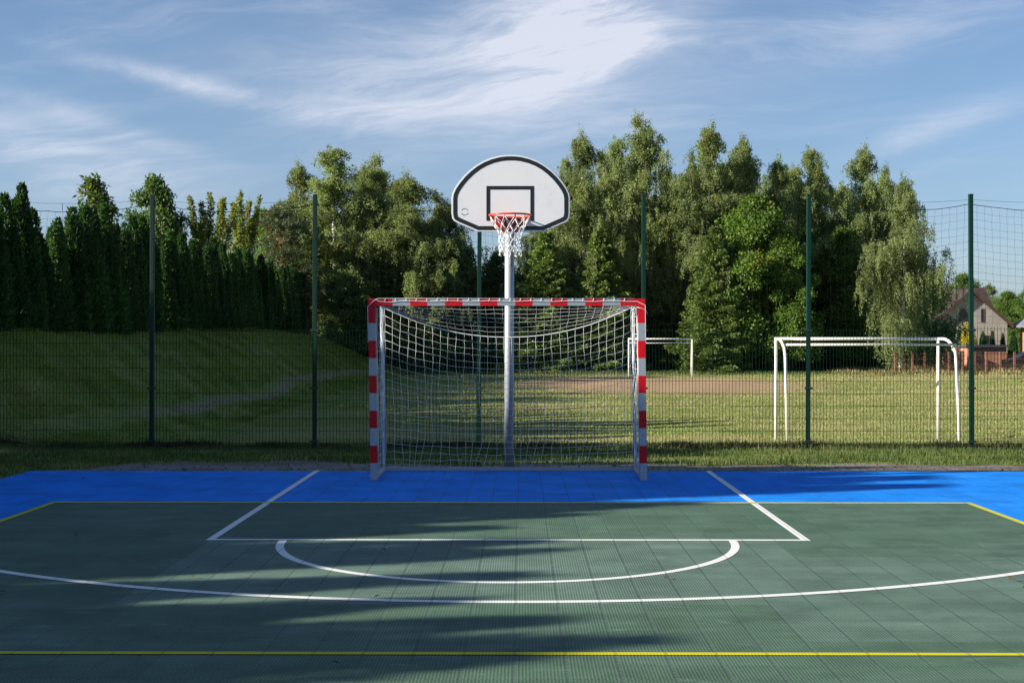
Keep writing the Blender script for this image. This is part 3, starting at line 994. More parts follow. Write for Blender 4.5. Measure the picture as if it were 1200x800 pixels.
def birch(seed, H=15.0, spread=2.85, weep=1.25, n_br=120, strands=14, per=70, leaf=(0.105, 0.066), mat='leaf_birch', base=0.16):
    rng = np.random.default_rng(seed); rg = random.Random(seed)
    limbs = []
    T = 14
    wob = rng.normal(size=2) * 0.35; ph = rng.random(2) * 6
    def trunk(t): return np.array([wob[0] * math.sin(t * 3 + ph[0]) - wob[0] * math.sin(ph[0]), wob[1] * math.sin(t * 2.6 + ph[1]) - wob[1] * math.sin(ph[1]), t * H])
    limbs.append(([trunk(k / T * 0.97) for k in range(T + 1)], [0.17 * (1 - k / T) ** 0.8 + 0.012 for k in range(T + 1)], 8))
    P = []; D = []
    for b in range(n_br):
        t = base + (0.98 - base) * (rg.random() ** 1.05)
        az = rg.random() * 2 * PI
        prof = (min(1, (t - base + 0.12) / 0.22)) * (1 - t) ** 0.92 * 1.45 + 0.03
        Lb = spread * prof * rg.uniform(0.5, 1.45) + 0.14
        p = trunk(t); el = R(rg.uniform(40, 68)); pts = [p.copy()]
        S = 7
        for k in range(S):
            e = el - (el + R(3) * weep) * (k / (S - 1)) ** 1.25
            azk = az + rg.uniform(-.25, .25)
            step = Lb / S * 1.25
            p = p + step * np.array([math.cos(azk) * math.cos(e), math.sin(azk) * math.cos(e), math.sin(e)])
            pts.append(p.copy())
        r0 = 0.045 * (1 - t) + 0.012
        limbs.append((pts, [max(0.005, r0 * (1 - k / S)) for k in range(S + 1)], 4))
        pa = np.array(pts)
        ns = max(3, int(strands * (0.55 + 0.75 * Lb / spread)))
        for q in range(ns):
            f = 1.2 + (S - 1.2) * rg.random() ** 0.75
            i = min(S - 1, int(f)); st = pa[i] * (1 - (f - i)) + pa[i + 1] * (f - i)
            st = st + rng.normal(size=3) * np.array([0.2, 0.2, 0.14]) * min(1, 0.35 + 1.6 * (1 - t))
            ln = rg.uniform(0.4, 1.4) * weep * (0.32 + 0.85 * (1 - t)) + 0.15
            m_ = max(8, int(per * rg.uniform(0.6, 1.2) * min(1, 0.35 + 0.65 * Lb / spread)))
            s = np.sort(rng.random(m_))
            dr = rng.normal(size=2) * 0.22
            line = st + np.stack([dr[0] * s + 0.10 * np.sin(s * 4 + q), dr[1] * s, -ln * s ** 1.15 + 0.12 * s], 1)
            line += rng.normal(size=(m_, 3)) * np.array([0.065, 0.065, 0.085])
            P.append(line)
            dd = rng.normal(size=(m_, 3)) * 0.7 + np.array([0, 0, -0.9])
            D.append(dd)
    # upright wisps on the leader
    for q in range(22):
        t = rg.uniform(0.80, 1.0); st = trunk(min(t, .97)); m_ = 26; s = rng.random(m_)
        a = rg.random() * 6.28; ln = rg.uniform(0.4, 0.95)
        line = st + np.stack([math.cos(a) * (0.2 + 2.6 * (1 - t)) * s, math.sin(a) * (0.2 + 2.6 * (1 - t)) * s, ln * s], 1) + rng.normal(size=(m_, 3)) * 0.07
        P.append(line); D.append(rng.normal(size=(m_, 3)) + np.array([0, 0, -0.2]))
    P = np.concatenate(P); D = np.concatenate(D)
    sc = rng.uniform(0.7, 1.25, len(P))
    return leaves_mesh('crown', P, D, leaf[0] * sc, leaf[1] * sc, M[mat], rng), limb_mesh('trunk', limbs, [M['bark_birch'], M['twig']])


def spruce(seed, H=9.0, Rm=2.3):
    rng = np.random.default_rng(seed); rg = random.Random(seed)
    limbs = [([(0, 0, H * k / 8) for k in range(9)], [0.14 * (1 - k / 8) + 0.012 for k in range(9)], 7)]
    P = []; D = []
    z = 0.25
    while z < H - 0.15:
        t = z / H
        nb = rg.randint(5, 8) if t < 0.9 else 4
        a0 = rg.random() * 6.28
        for k in range(nb):
            az = a0 + 2 * PI * k / nb + rg.uniform(-.3, .3)
            Lb = (Rm * (1 - t) ** 0.85 + 0.12) * rg.uniform(0.72, 1.15)
            S = 6; pts = []
            for q in range(S + 1):
                s = q / S
                pts.append((math.cos(az) * Lb * s, math.sin(az) * Lb * s, z - 0.30 * Lb * s * (1 - 0.62 * s) + (0.25 * t) * Lb * s))
            limbs.append((pts, [0.022 * (1 - q / S) * (1 - t * .7) + 0.004 for q in range(S + 1)], 4))
            pa = np.array(pts)
            m_ = int(170 * Lb + 40)
            s = rng.random(m_) ** 0.7
            i = np.minimum((s * S).astype(int), S - 1); f = (s * S - i)[:, None]
            base = pa[i] * (1 - f) + pa[i + 1] * f
            side = np.array([-math.sin(az), math.cos(az), 0.0]); out = np.array([math.cos(az), math.sin(az), 0.0])
            wid = 0.42 * Lb * (1.05 - s) + 0.05
            off = rng.uniform(-1, 1, m_) * wid
            pos = base + side * off[:, None] + out * (np.abs(off) * 0.55)[:, None]
            pos[:, 2] -= np.abs(off) * 0.25 + rng.random(m_) * 0.16
            pos += rng.normal(size=(m_, 3)) * 0.035
            dd = out * 0.9 + side * np.sign(off)[:, None] * 0.7 + np.array([0, 0, -0.35]) + rng.normal(size=(m_, 3)) * 0.35
            P.append(pos); D.append(dd)
        z += rg.uniform(0.24, 0.36) * (1.0 if t < 0.8 else 0.7)
    P = np.concatenate(P); D = np.concatenate(D); sc = rng.uniform(0.7, 1.3, len(P))
    return leaves_mesh('crown', P, D, 0.19 * sc, 0.062 * sc, M['needle_spruce'], rng, (np.array([0, 0, 1.0]), 0.3)), limb_mesh('trunk', limbs, M['bark'])


def broad(seed, H=9.0, Rm=2.6, n_cl=70, per=330, leaf=(0.15, 0.11), mat='leaf_decid', bark='bark', base=0.18, clump=0.55, top=1.0, shape=0.55):
    rng = np.random.default_rng(seed); rg = random.Random(seed)
    limbs = []
    wob = rng.normal(size=2) * 0.2
    tr = [np.array([wob[0] * math.sin(k * 0.5), wob[1] * math.sin(k * .4), H * 0.86 * k / 8]) for k in range(9)]
    limbs.append((tr, [0.16 * (1 - k / 8) ** 0.8 + 0.015 for k in range(9)], 7))
    P = []; D = []
    for c in range(n_cl):
        t = base + (top - base) * rg.random() ** 0.9
        tt = (t - base) / (1 - base)
        rad = Rm * (math.sin(PI * min(1, tt * 0.93 + 0.10)) ** shape) * (1 - 0.35 * tt)
        a = rg.random() * 6.28; q = rad * math.sqrt(rg.uniform(0.12, 1.0)) * rg.uniform(0.85, 1.08)
        ctr = np.array([math.cos(a) * q, math.sin(a) * q, H * t - rg.random() * 0.3])
        zi = max(0.1, min(0.84, t - 0.16 * rg.uniform(0.6, 1.3)))
        o = np.array(tr[min(8, int(zi / 0.86 * 8))])
        mid = (o + ctr) / 2 + np.array([0, 0, 0.12 * q])
        limbs.append(([o, mid, ctr], [0.05 * (1 - t) + 0.014, 0.03 * (1 - t) + 0.008, 0.005], 4))
        cs = clump * rg.uniform(0.65, 1.3) * (1.1 - 0.35 * tt)
        m_ = int(per * rg.uniform(0.6, 1.2))
        u = unit(rng.normal(size=(m_, 3))); rr = rng.random(m_) ** 0.45
        pos = ctr + u * (rr * cs)[:, None] * np.array([1.15, 1.15, 0.75])
        pos += rng.normal(size=(m_, 3)) * 0.09
        P.append(pos); D.append(u * 0.7 + rng.normal(size=(m_, 3)) * 0.55 + np.array([0, 0, -0.35]))
    P = np.concatenate(P); D = np.concatenate(D); sc = rng.uniform(0.65, 1.3, len(P))
    return leaves_mesh('crown', P, D, leaf[0] * sc, leaf[1] * sc, M[mat], rng, (np.array([0, 0, 1.0]), 0.4)), limb_mesh('trunk', limbs, M[bark])


def pine(seed, H=9.0):
    rng = np.random.default_rng(seed); rg = random.Random(seed)
    tr = [np.array([0.15 * math.sin(k * .6), 0.1 * math.sin(k * .5), H * 0.95 * k / 9]) for k in range(10)]
    limbs = [(tr, [0.17 * (1 - k / 9) ** 0.8 + 0.012 for k in range(10)], 8)]
    P = []; D = []
    for c in range(85):
        t = rg.uniform(0.2, 1.0); a = rg.random() * 6.28
        Lb = (2.5 * (1 - t) ** 0.6 + 0.3) * rg.uniform(0.55, 1.1)
        o = tr[min(9, int(t * 0.95 * 9))]
        e = np.array([math.cos(a) * Lb, math.sin(a) * Lb, H * t * 0.97 + 0.12 * Lb])
        mid = (o + e) / 2 - np.array([0, 0, 0.05])
        limbs.append(([o, mid, e], [0.04 * (1 - t) + 0.014, 0.02, 0.006], 4))
        for k in range(8):
            f = rg.uniform(0.45, 1.05); q = o * (1 - f) + e * f + rng.normal(size=3) * np.array([.26, .26, .12])
            m_ = 34; u = unit(rng.normal(size=(m_, 3)) + np.array([math.cos(a) * .6, math.sin(a) * .6, 0.7]))
            P.append(q + u * 0.03 + rng.normal(size=(m_, 3)) * 0.06); D.append(u)
    P = np.concatenate(P); D = np.concatenate(D); sc = rng.uniform(0.8, 1.2, len(P))
    return leaves_mesh('crown', P, D, 0.20 * sc, 0.036 * sc, M['needle_pine'], rng), limb_mesh('trunk', limbs, M['bark_pine'])


def thuja(seed, H=4.0, Rm=0.62, n=15000, mat='thuja', lobes=9, sz=(0.13, 0.05)):
    rng = np.random.default_rng(seed); rg = random.Random(seed)
    P = []; D = []
    cols = [(0.0, 0.0, 0.36 * Rm / 0.62, 1.0)]
    for k in range(lobes):
        a = 2 * PI * k / lobes + rg.uniform(-.3, .3)
        q = Rm * rg.uniform(0.42, 0.66)
        cols.append((math.cos(a) * q, math.sin(a) * q, Rm * rg.uniform(0.42, 0.58), rg.uniform(0.62, 0.94)))
    wt = np.array([c[2] * c[3] for c in cols]); wt = wt / wt.sum()
    for (cx, cy, cr, ch), w in zip(cols, wt):
        m_ = int(n * w)
        t = rng.random(m_) ** 0.95
        prof = np.minimum(1, 0.72 + t * 1.2) * np.clip(1 - t, 0, 1) ** 0.50
        prof *= 1 + 0.13 * np.sin(t * 26 + cx * 9) * rng.random(m_)
        a = rng.random(m_) * 2 * PI
        rr = cr * prof * (0.72 + 0.36 * rng.random(m_) ** 0.6)
        pull = (1 - 0.55 * t)
        pos = np.stack([cx * pull + rr * np.cos(a), cy * pull + rr * np.sin(a), t * ch * H - 0.04], 1)
        pos += rng.normal(size=(m_, 3)) * 0.02
        P.append(pos)
        D.append(np.stack([np.cos(a) * 0.55, np.sin(a) * 0.55, np.full(m_, 0.9)], 1) + rng.normal(size=(m_, 3)) * 0.28)
    P = np.concatenate(P); D = np.concatenate(D); sc = rng.uniform(0.7, 1.3, len(P))
    tr = limb_mesh('trunk', [([(0, 0, -0.05), (0, 0, H * 0.5), (0, 0, H * 0.86)], [0.07, 0.05, 0.012], 6)], M['bark'])
    return leaves_mesh('crown', P, D, sz[0] * sc, sz[1] * sc, M[mat], rng), tr


def upright(seed, H=7.0, n=9, mat='leaf_ash'):
    rng = np.random.default_rng(seed); rg = random.Random(seed)
    limbs = [([(0, 0, 0), (0, 0, H * 0.25), (0.03, 0, H * .45)], [0.14, 0.11, 0.08], 7)]
    P = []; D = []
    for k in range(n):
        a = 2 * PI * k / n + rg.uniform(-.3, .3); top = H * rg.uniform(0.74, 1.0) if k else H
        out = rg.uniform(0.5, 1.5) if k else 0.1
        pts = [np.array([math.cos(a) * out * f ** 0.8, math.sin(a) * out * f ** 0.8, H * 0.3 + (top - H * 0.3) * f]) + rng.normal(size=3) * 0.05 for f in np.linspace(0, 1, 8)]
        limbs.append((pts, list(np.linspace(0.06, 0.006, 8)), 5))
        pa = np.array(pts); m_ = 900
        f = rng.random(m_) ** 0.8 * 6.99; i = f.astype(int); fr = (f - i)[:, None]
        b = pa[i] * (1 - fr) + pa[i + 1] * fr
        w = (0.42 * (1.05 - f / 7))[:, None]
        u = rng.normal(size=(m_, 3)); u[:, 2] *= 0.6
        P.append(b + unit(u) * w * rng.random((m_, 1)) ** 0.6 + rng.normal(size=(m_, 3)) * 0.04)
        D.append(unit(u) * 0.8 + np.array([0, 0, 0.1]) + rng.normal(size=(m_, 3)) * 0.4)
    P = np.concatenate(P); D = np.concatenate(D); sc = rng.uniform(0.7, 1.3, len(P))
    return leaves_mesh('crown', P, D, 0.17 * sc, 0.075 * sc, M[mat], rng), limb_mesh('trunk', limbs, M['bark'])


KINDS = {
    'birch_a': birch(1), 'birch_b': birch(2, spread=2.65), 'birch_c': birch(3, spread=3.05, n_br=128),
    'birch_w': birch(4, H=12.0, spread=2.9, weep=1.75, n_br=100, strands=14, per=74, mat='leaf_weep', base=0.10),
    'spruce_a': spruce(5, Rm=2.6), 'spruce_b': spruce(6, H=9.0, Rm=3.0),
    'broad_a': broad(7, n_cl=105, clump=0.62, base=0.1), 'broad_b': broad(8, Rm=3.0, n_cl=120, clump=0.65, base=0.08, shape=0.45),
    'dark_a': broad(9, Rm=3.2, mat='leaf_dark', n_cl=120, base=0.04, leaf=(0.19, 0.13), clump=0.75, shape=0.4),
    'dark_b': broad(10, H=9, Rm=2.6, mat='leaf_dark', n_cl=95, base=0.06, leaf=(0.17, 0.12), clump=0.65, shape=0.5),
    'walnut': broad(12, H=7.0, Rm=1.5, n_cl=36, per=120, leaf=(0.24, 0.10), mat='leaf_walnut', clump=0.42, base=0.25, shape=0.7),
    'ash': upright(13),
    'pine': pine(14),
    'shrub': broad(15, H=2.2, Rm=1.4, n_cl=26, per=260, leaf=(0.12, 0.075), mat='shrub', clump=0.5, base=0.08),
    'thuja_a': thuja(20), 'thuja_b': thuja(21, lobes=7), 'thuja_c': thuja(22, lobes=11), 'thuja_d': thuja(23, lobes=6),
    'thuja_gold': thuja(24, n=7000, mat='thuja_gold'),
}
KH = {'birch_a': 15.4, 'birch_b': 15.4, 'birch_c': 15.4, 'birch_w': 12.2, 'spruce_a': 9.0, 'spruce_b': 9.0, 'broad_a': 9.2, 'broad_b': 9.2, 'dark_a': 9.2,
      'dark_b': 9.2, 'walnut': 7.3, 'ash': 7.1, 'pine': 9.2, 'shrub': 2.4, 'thuja_a': 4.0, 'thuja_b': 4.0, 'thuja_c': 4.0, 'thuja_d': 4.0, 'thuja_gold': 4.0}


def plant(name, kind, x, y, height, label, cat, group, rz=None, wide=1.0, rg=random.Random(99), sink=0.03):
    crown, trunk = KINDS[kind]
    s = height / KH[kind]
    w = s * wide
    z = float(ground_z(x, y)) - sink
    root = empty(name, (x, y, z), rg.random() * 6.28 if rz is None else rz, (w, w, s))
    tag(root, label, cat, group)
    link('crown', crown, root); link('trunk', trunk, root)
    return root


def at(px, top, d):
    x = gx(px, d); zt = gz(top, d); return x, d, zt - float(ground_z(x, d))


G_BACK = 'tall trees behind the grass field'
TREES = [
    # name, kind, px, top y, distance, width, label
    ('birch_tree', 'birch_b', 392, 164, 80, 1.65, 'broad leafy birch, tallest of the trees left of the goal'),
    ('birch_tree', 'birch_a', 358, 184, 82, 1.05, 'birch at left edge of the left clump, above the pine'),
    ('birch_tree', 'birch_b', 440, 188, 82, 1.45, 'birch between the tallest left birch and the goal post top'),
    ('birch_tree', 'birch_a', 489, 198, 79, 1.55, 'birch with drooping crown just left of the backboard'),
    ('birch_tree', 'birch_b', 664, 176, 87, 0.85, 'thin birch top peeking out beside the backboard edge'),
    ('birch_tree', 'birch_a', 690, 148, 81, 0.92, 'slim pointed birch, first full one right of the backboard'),
    ('birch_tree', 'birch_b', 724, 152, 87, 0.9, 'birch set back in the gap beside the tallest tree'),
    ('birch_tree', 'birch_c', 757, 130, 83, 0.90, 'tallest birch of all, over the goal\'s right post'),
    ('birch_tree', 'birch_a', 826, 139, 81, 1.0, 'broad birch with rounded top, right of the tallest one'),
    ('birch_tree', 'birch_b', 866, 160, 88, 0.9, 'birch standing back behind the bright green maple'),
    ('birch_tree', 'birch_c', 893, 153, 83, 0.88, 'birch rising straight above the bright green maple'),
    ('birch_tree', 'birch_b', 950, 164, 82, 0.92, 'birch directly behind the fence post of the near white goal'),
    ('birch_tree', 'birch_a', 1003, 165, 83, 0.98, 'birch above the middle of the near white goal'),
    ('birch_tree', 'birch_b', 1034, 196, 86, 0.95, 'birch half hidden behind the weeping one'),
    ('birch_tree', 'birch_c', 795, 172, 90, 0.75, 'slim birch set back between the tallest and the broad rounded birch'),
    ('birch_tree', 'birch_a', 914, 178, 89, 0.8, 'slim birch set back left of the tall fence post'),
    ('birch_tree', 'birch_c', 976, 176, 90, 0.8, 'slim birch set back right of the tall fence post'),
    ('birch_tree', 'birch_a', 640, 200, 90, 0.8, 'slim birch set back directly right of the backboard'),
    ('birch_tree', 'birch_c', 420, 172, 86, 1.2, 'slim birch behind the tallest left birch'),
    ('birch_tree', 'birch_b', 708, 168, 92, 0.9, 'slim birch in the gap behind the slim pointed one'),
    ('birch_tree', 'birch_a', 852, 176, 93, 0.9, 'slim birch far back right of the broad rounded birch'),
    ('birch_tree', 'birch_b', 932, 186, 93, 0.95, 'slim birch far back just left of the tall fence post'),
    ('birch_tree', 'birch_c', 1018, 190, 92, 0.85, 'slim birch far back left of the weeping one'),
    ('birch_tree', 'birch_a', 465, 206, 86, 1.4, 'birch half hidden between the two birches left of the backboard'),
    ('birch_tree', 'birch_c', 512, 224, 86, 1.3, 'low birch top touching the left edge of the backboard'),
    ('weeping_birch', 'birch_w', 1054, 206, 76, 0.84, 'pale weeping birch with white trunk, last before the house'),
    ('spruce_tree', 'spruce_b', 640, 268, 79, 1.1, 'spruce just right of the basketball pole'),
    ('spruce_tree', 'spruce_a', 704, 262, 79, 1.15, 'spruce below the slim pointed birch, over the crossbar'),
    ('spruce_tree', 'spruce_b', 838, 262, 77, 1.0, 'sunlit spruce with branches to the grass beside the far goal'),
    ('spruce_tree', 'spruce_a', 782, 292, 82, 1.1, 'shaded spruce directly behind the far white goal'),
    ('maple_tree', 'broad_b', 884, 225, 78, 0.95, 'bright green maple in front of the birches'),
    ('maple_tree', 'broad_a', 922, 262, 77, 0.85, 'lower bright green maple beside the tall fence post'),
    ('maple_tree', 'broad_a', 985, 262, 80, 0.9, 'green maple with a few orange leaves above the near white goal'),
    ('pine_tree', 'pine', 330, 233, 77, 1.35, 'bushy pine with orange trunk at the end of the hedge'),
    ('dark_tree', 'dark_b', 536, 272, 84, 0.85, 'dark leafy tree under the left side of the backboard'),
    ('dark_tree', 'dark_b', 583, 292, 86, 0.85, 'dark leafy tree between the green fence post and basketball pole'),
    ('dark_tree', 'dark_a', 455, 290, 80, 1.1, 'dark leafy tree behind the goal\'s left post'),
    ('dark_tree', 'dark_a', 405, 300, 78, 0.9, 'dark leafy tree under the tallest left birch'),
    ('dark_tree', 'dark_b', 512, 310, 79, 1.05, 'dark leafy tree low behind the left half of the net'),
    ('dark_tree', 'dark_a', 608, 320, 80, 0.95, 'dark leafy tree low behind the basketball pole'),
    ('dark_tree', 'dark_a', 668, 300, 84, 1.0, 'dark leafy tree behind the first spruce'),
    ('dark_tree', 'dark_a', 748, 275, 88, 1.15, 'dark leafy tree under the tallest birch'),
    ('dark_tree', 'dark_b', 806, 280, 87, 1.0, 'dark leafy tree in the gap behind the far goal'),
    ('dark_tree', 'dark_a', 868, 280, 88, 1.0, 'dark leafy tree behind the bright maple'),
    ('dark_tree', 'dark_a', 950, 265, 87, 1.1, 'dark leafy tree behind the near goal\'s left half'),
    ('dark_tree', 'dark_b', 1010, 290, 86, 1.0, 'dark leafy tree behind the near goal\'s middle'),
    ('dark_tree', 'dark_a', 1045, 300, 88, 0.95, 'dark leafy tree behind the weeping birch'),
    # left, beyond the hedge
    ('walnut_tree', 'walnut', 108, 196, 58, 1.0, 'open large-leaved tree rising above the hedge dip'),
    ('leafy_tree', 'dark_a', 180, 205, 62, 0.75, 'dense green tree behind the hedge at the first fence post'),
    ('ash_tree', 'ash', 243, 224, 62, 1.0, 'yellowing tree with orange seed clusters behind the hedge'),
    ('ash_tree', 'ash', 284, 222, 66, 0.8, 'upright yellowing tree beside the pine behind the hedge'),
    ('leafy_tree', 'broad_a', 308, 240, 80, 0.8, 'green tree behind the pine at the hedge end'),
    # far right, beyond the houses
    ('roadside_tree', 'birch_b', 1096, 320, 168, 1.5, 'hazy tree above the left roof of the grey house'),
    ('roadside_tree', 'broad_a', 1128, 318, 172, 1.2, 'tree behind the ridge of the grey house'),
    ('roadside_tree', 'birch_a', 1160, 330, 170, 1.4, 'slim tree behind the right roof of the grey house'),
    ('roadside_tree', 'broad_b', 1180, 340, 160, 1.2, 'rounded tree in the gap between the two houses'),
    ('roadside_tree', 'broad_a', 1206, 330, 156, 1.2, 'tree behind the roof of the brick house'),
]
for k, (px, top, lab) in enumerate((
        (350, 285, 'far back tree behind the pine and left birch'), (388, 262, 'far back tree behind the tallest left birch'),
        (425, 255, 'far back tree in the gap between the left birches'), (466, 262, 'far back tree left of the backboard birch'),
        (505, 280, 'far back tree right of the backboard birch'), (628, 262, 'far back tree right of the basketball net'),
        (662, 240, 'far back tree under the backboard edge birch'), (700, 228, 'far back tree behind the slim pointed birch'),
        (738, 222, 'far back tree behind the tallest birch trunk'), (780, 230, 'far back tree in the gap right of the tallest birch'),
        (822, 225, 'far back tree behind the broad rounded birch'), (862, 232, 'far back tree left of the bright maple top'),
        (908, 232, 'far back tree right of the bright maple top'), (944, 238, 'far back tree behind the tall fence post birch'),
        (980, 240, 'far back tree left of the near goal birch'), (1018, 248, 'far back tree right of the near goal birch'),
        (1052, 262, 'far back tree behind the weeping birch'))):
    if px > 620:
        TREES.append(('dark_tree', ('birch_b', 'birch_c', 'birch_a')[k % 3], px, top - 32 - (k * 29 % 14), 93 + (k * 37 % 5), 1.1, lab))
        TREES.append(('dark_tree', ('dark_a', 'dark_b')[k % 2], px + 14, top + 34, 96 + (k * 31 % 4), 1.2, 'low shaded tree behind the ' + lab.replace('far back tree ', 'one ')))
    else:
        TREES.append(('dark_tree', ('dark_a', 'dark_b')[k % 2], px, top - 12, 93 + (k * 37 % 5), 1.1, lab))
for (nm, kd, px, top, d, wd, lab) in TREES:
    x, y, h = at(px, top, d)
    cat = {'birch_tree': 'birch', 'weeping_birch': 'birch', 'spruce_tree': 'spruce', 'maple_tree': 'maple', 'pine_tree': 'pine'}.get(nm, 'tree')
    grp = {'walnut_tree': 'trees beyond the hedge', 'leafy_tree': 'trees beyond the hedge', 'ash_tree': 'trees beyond the hedge',
           'roadside_tree': 'trees behind the houses', 'pine_tree': 'trees beyond the hedge'}.get(nm, G_BACK)
    plant(nm, kd, x, y, h, lab, cat, grp, wide=wd)

# undergrowth bushes along the foot of the tree belt
rgS = random.Random(21)
SHR = 'low dark bush in the undergrowth at the foot of the trees'
for k in range(34):
    px = 432 + k * 19.3 + rgS.uniform(-6, 6)
    d = rgS.uniform(79, 83)
    plant('bush', 'shrub', gx(px, d), d, rgS.uniform(1.3, 3.2), SHR, 'bush', 'bushes at the foot of the trees', wide=rgS.uniform(1.0, 1.7))

# the thuja hedge on top of the bank
rgT = random.Random(17)
y = 2.0; k = 0
TH = ['thuja_a', 'thuja_b', 'thuja_c', 'thuja_d']
while y < 77:
    xw = -13.0 + rgT.uniform(-0.18, 0.18)
    h = 3.80 + rgT.uniform(-0.5, 0.3)
    if y < 22: h = (3.62 if y > 9 else 3.30) + rgT.uniform(-0.28, 0.34)
    lab = 'dark green columnar thuja in the hedge row on the bank'
    px = VPX + xw / y * FPX
    wide = rgT.uniform(0.88, 1.18)
    if y < 22: wide = rgT.uniform(1.3, 1.5)
    if 9.6 < y < 13.2: h += 1.3
    elif 13.2 < y < 16.0: h += 0.35
    if 25.4 < y < 28.6: h += 1.35
    if 34.6 < y < 37.2: h -= 0.4
    if 37.2 < y < 40.5: h += 0.30; wide = 1.2
    plant('thuja', TH[k % 4], xw, y, h, lab, 'thuja', 'thuja hedge on the bank', wide=wide, rg=rgT, sink=0.05)
    COL.objects[-1].parent.rotation_euler.x = R(rgT.uniform(-1.8, 1.8)); COL.objects[-1].parent.rotation_euler.y = R(rgT.uniform(-1.8, 1.8))
    k += 1
    y += rgT.uniform(0.72, 1.12) * (0.8 if y < 22 else 1.0)

# ------------------------------------------------------------------ grass
def blades(name, X, Y, Z, h, w, mat, rng, lean=0.45):
    n = len(X)
    P = np.stack([X, Y, Z], 1)
    a = rng.random(n) * 2 * PI
    d = np.stack([np.cos(a), np.sin(a), np.zeros(n)], 1)
    ln = rng.random(n)[:, None] * lean
    tip = P + (np.array([0, 0, 1.0]) * np.sqrt(np.maximum(0.1, 1 - ln ** 2)) + d * ln) * h[:, None]
    b = rng.random(n) * 2 * PI
    s = np.stack([np.cos(b), np.sin(b), np.zeros(n)], 1) * (w * 0.5)[:, None]
    mid = P + (tip - P) * 0.55 + np.array([0, 0, 0.05]) * h[:, None]
    V = np.stack([P - s, P + s, mid + s * 0.7, tip, mid - s * 0.7], 1).reshape(-1, 3)
    F = np.arange(5 * n).reshape(n, 5)
    return link(name, np_mesh(name, V, F, mat))


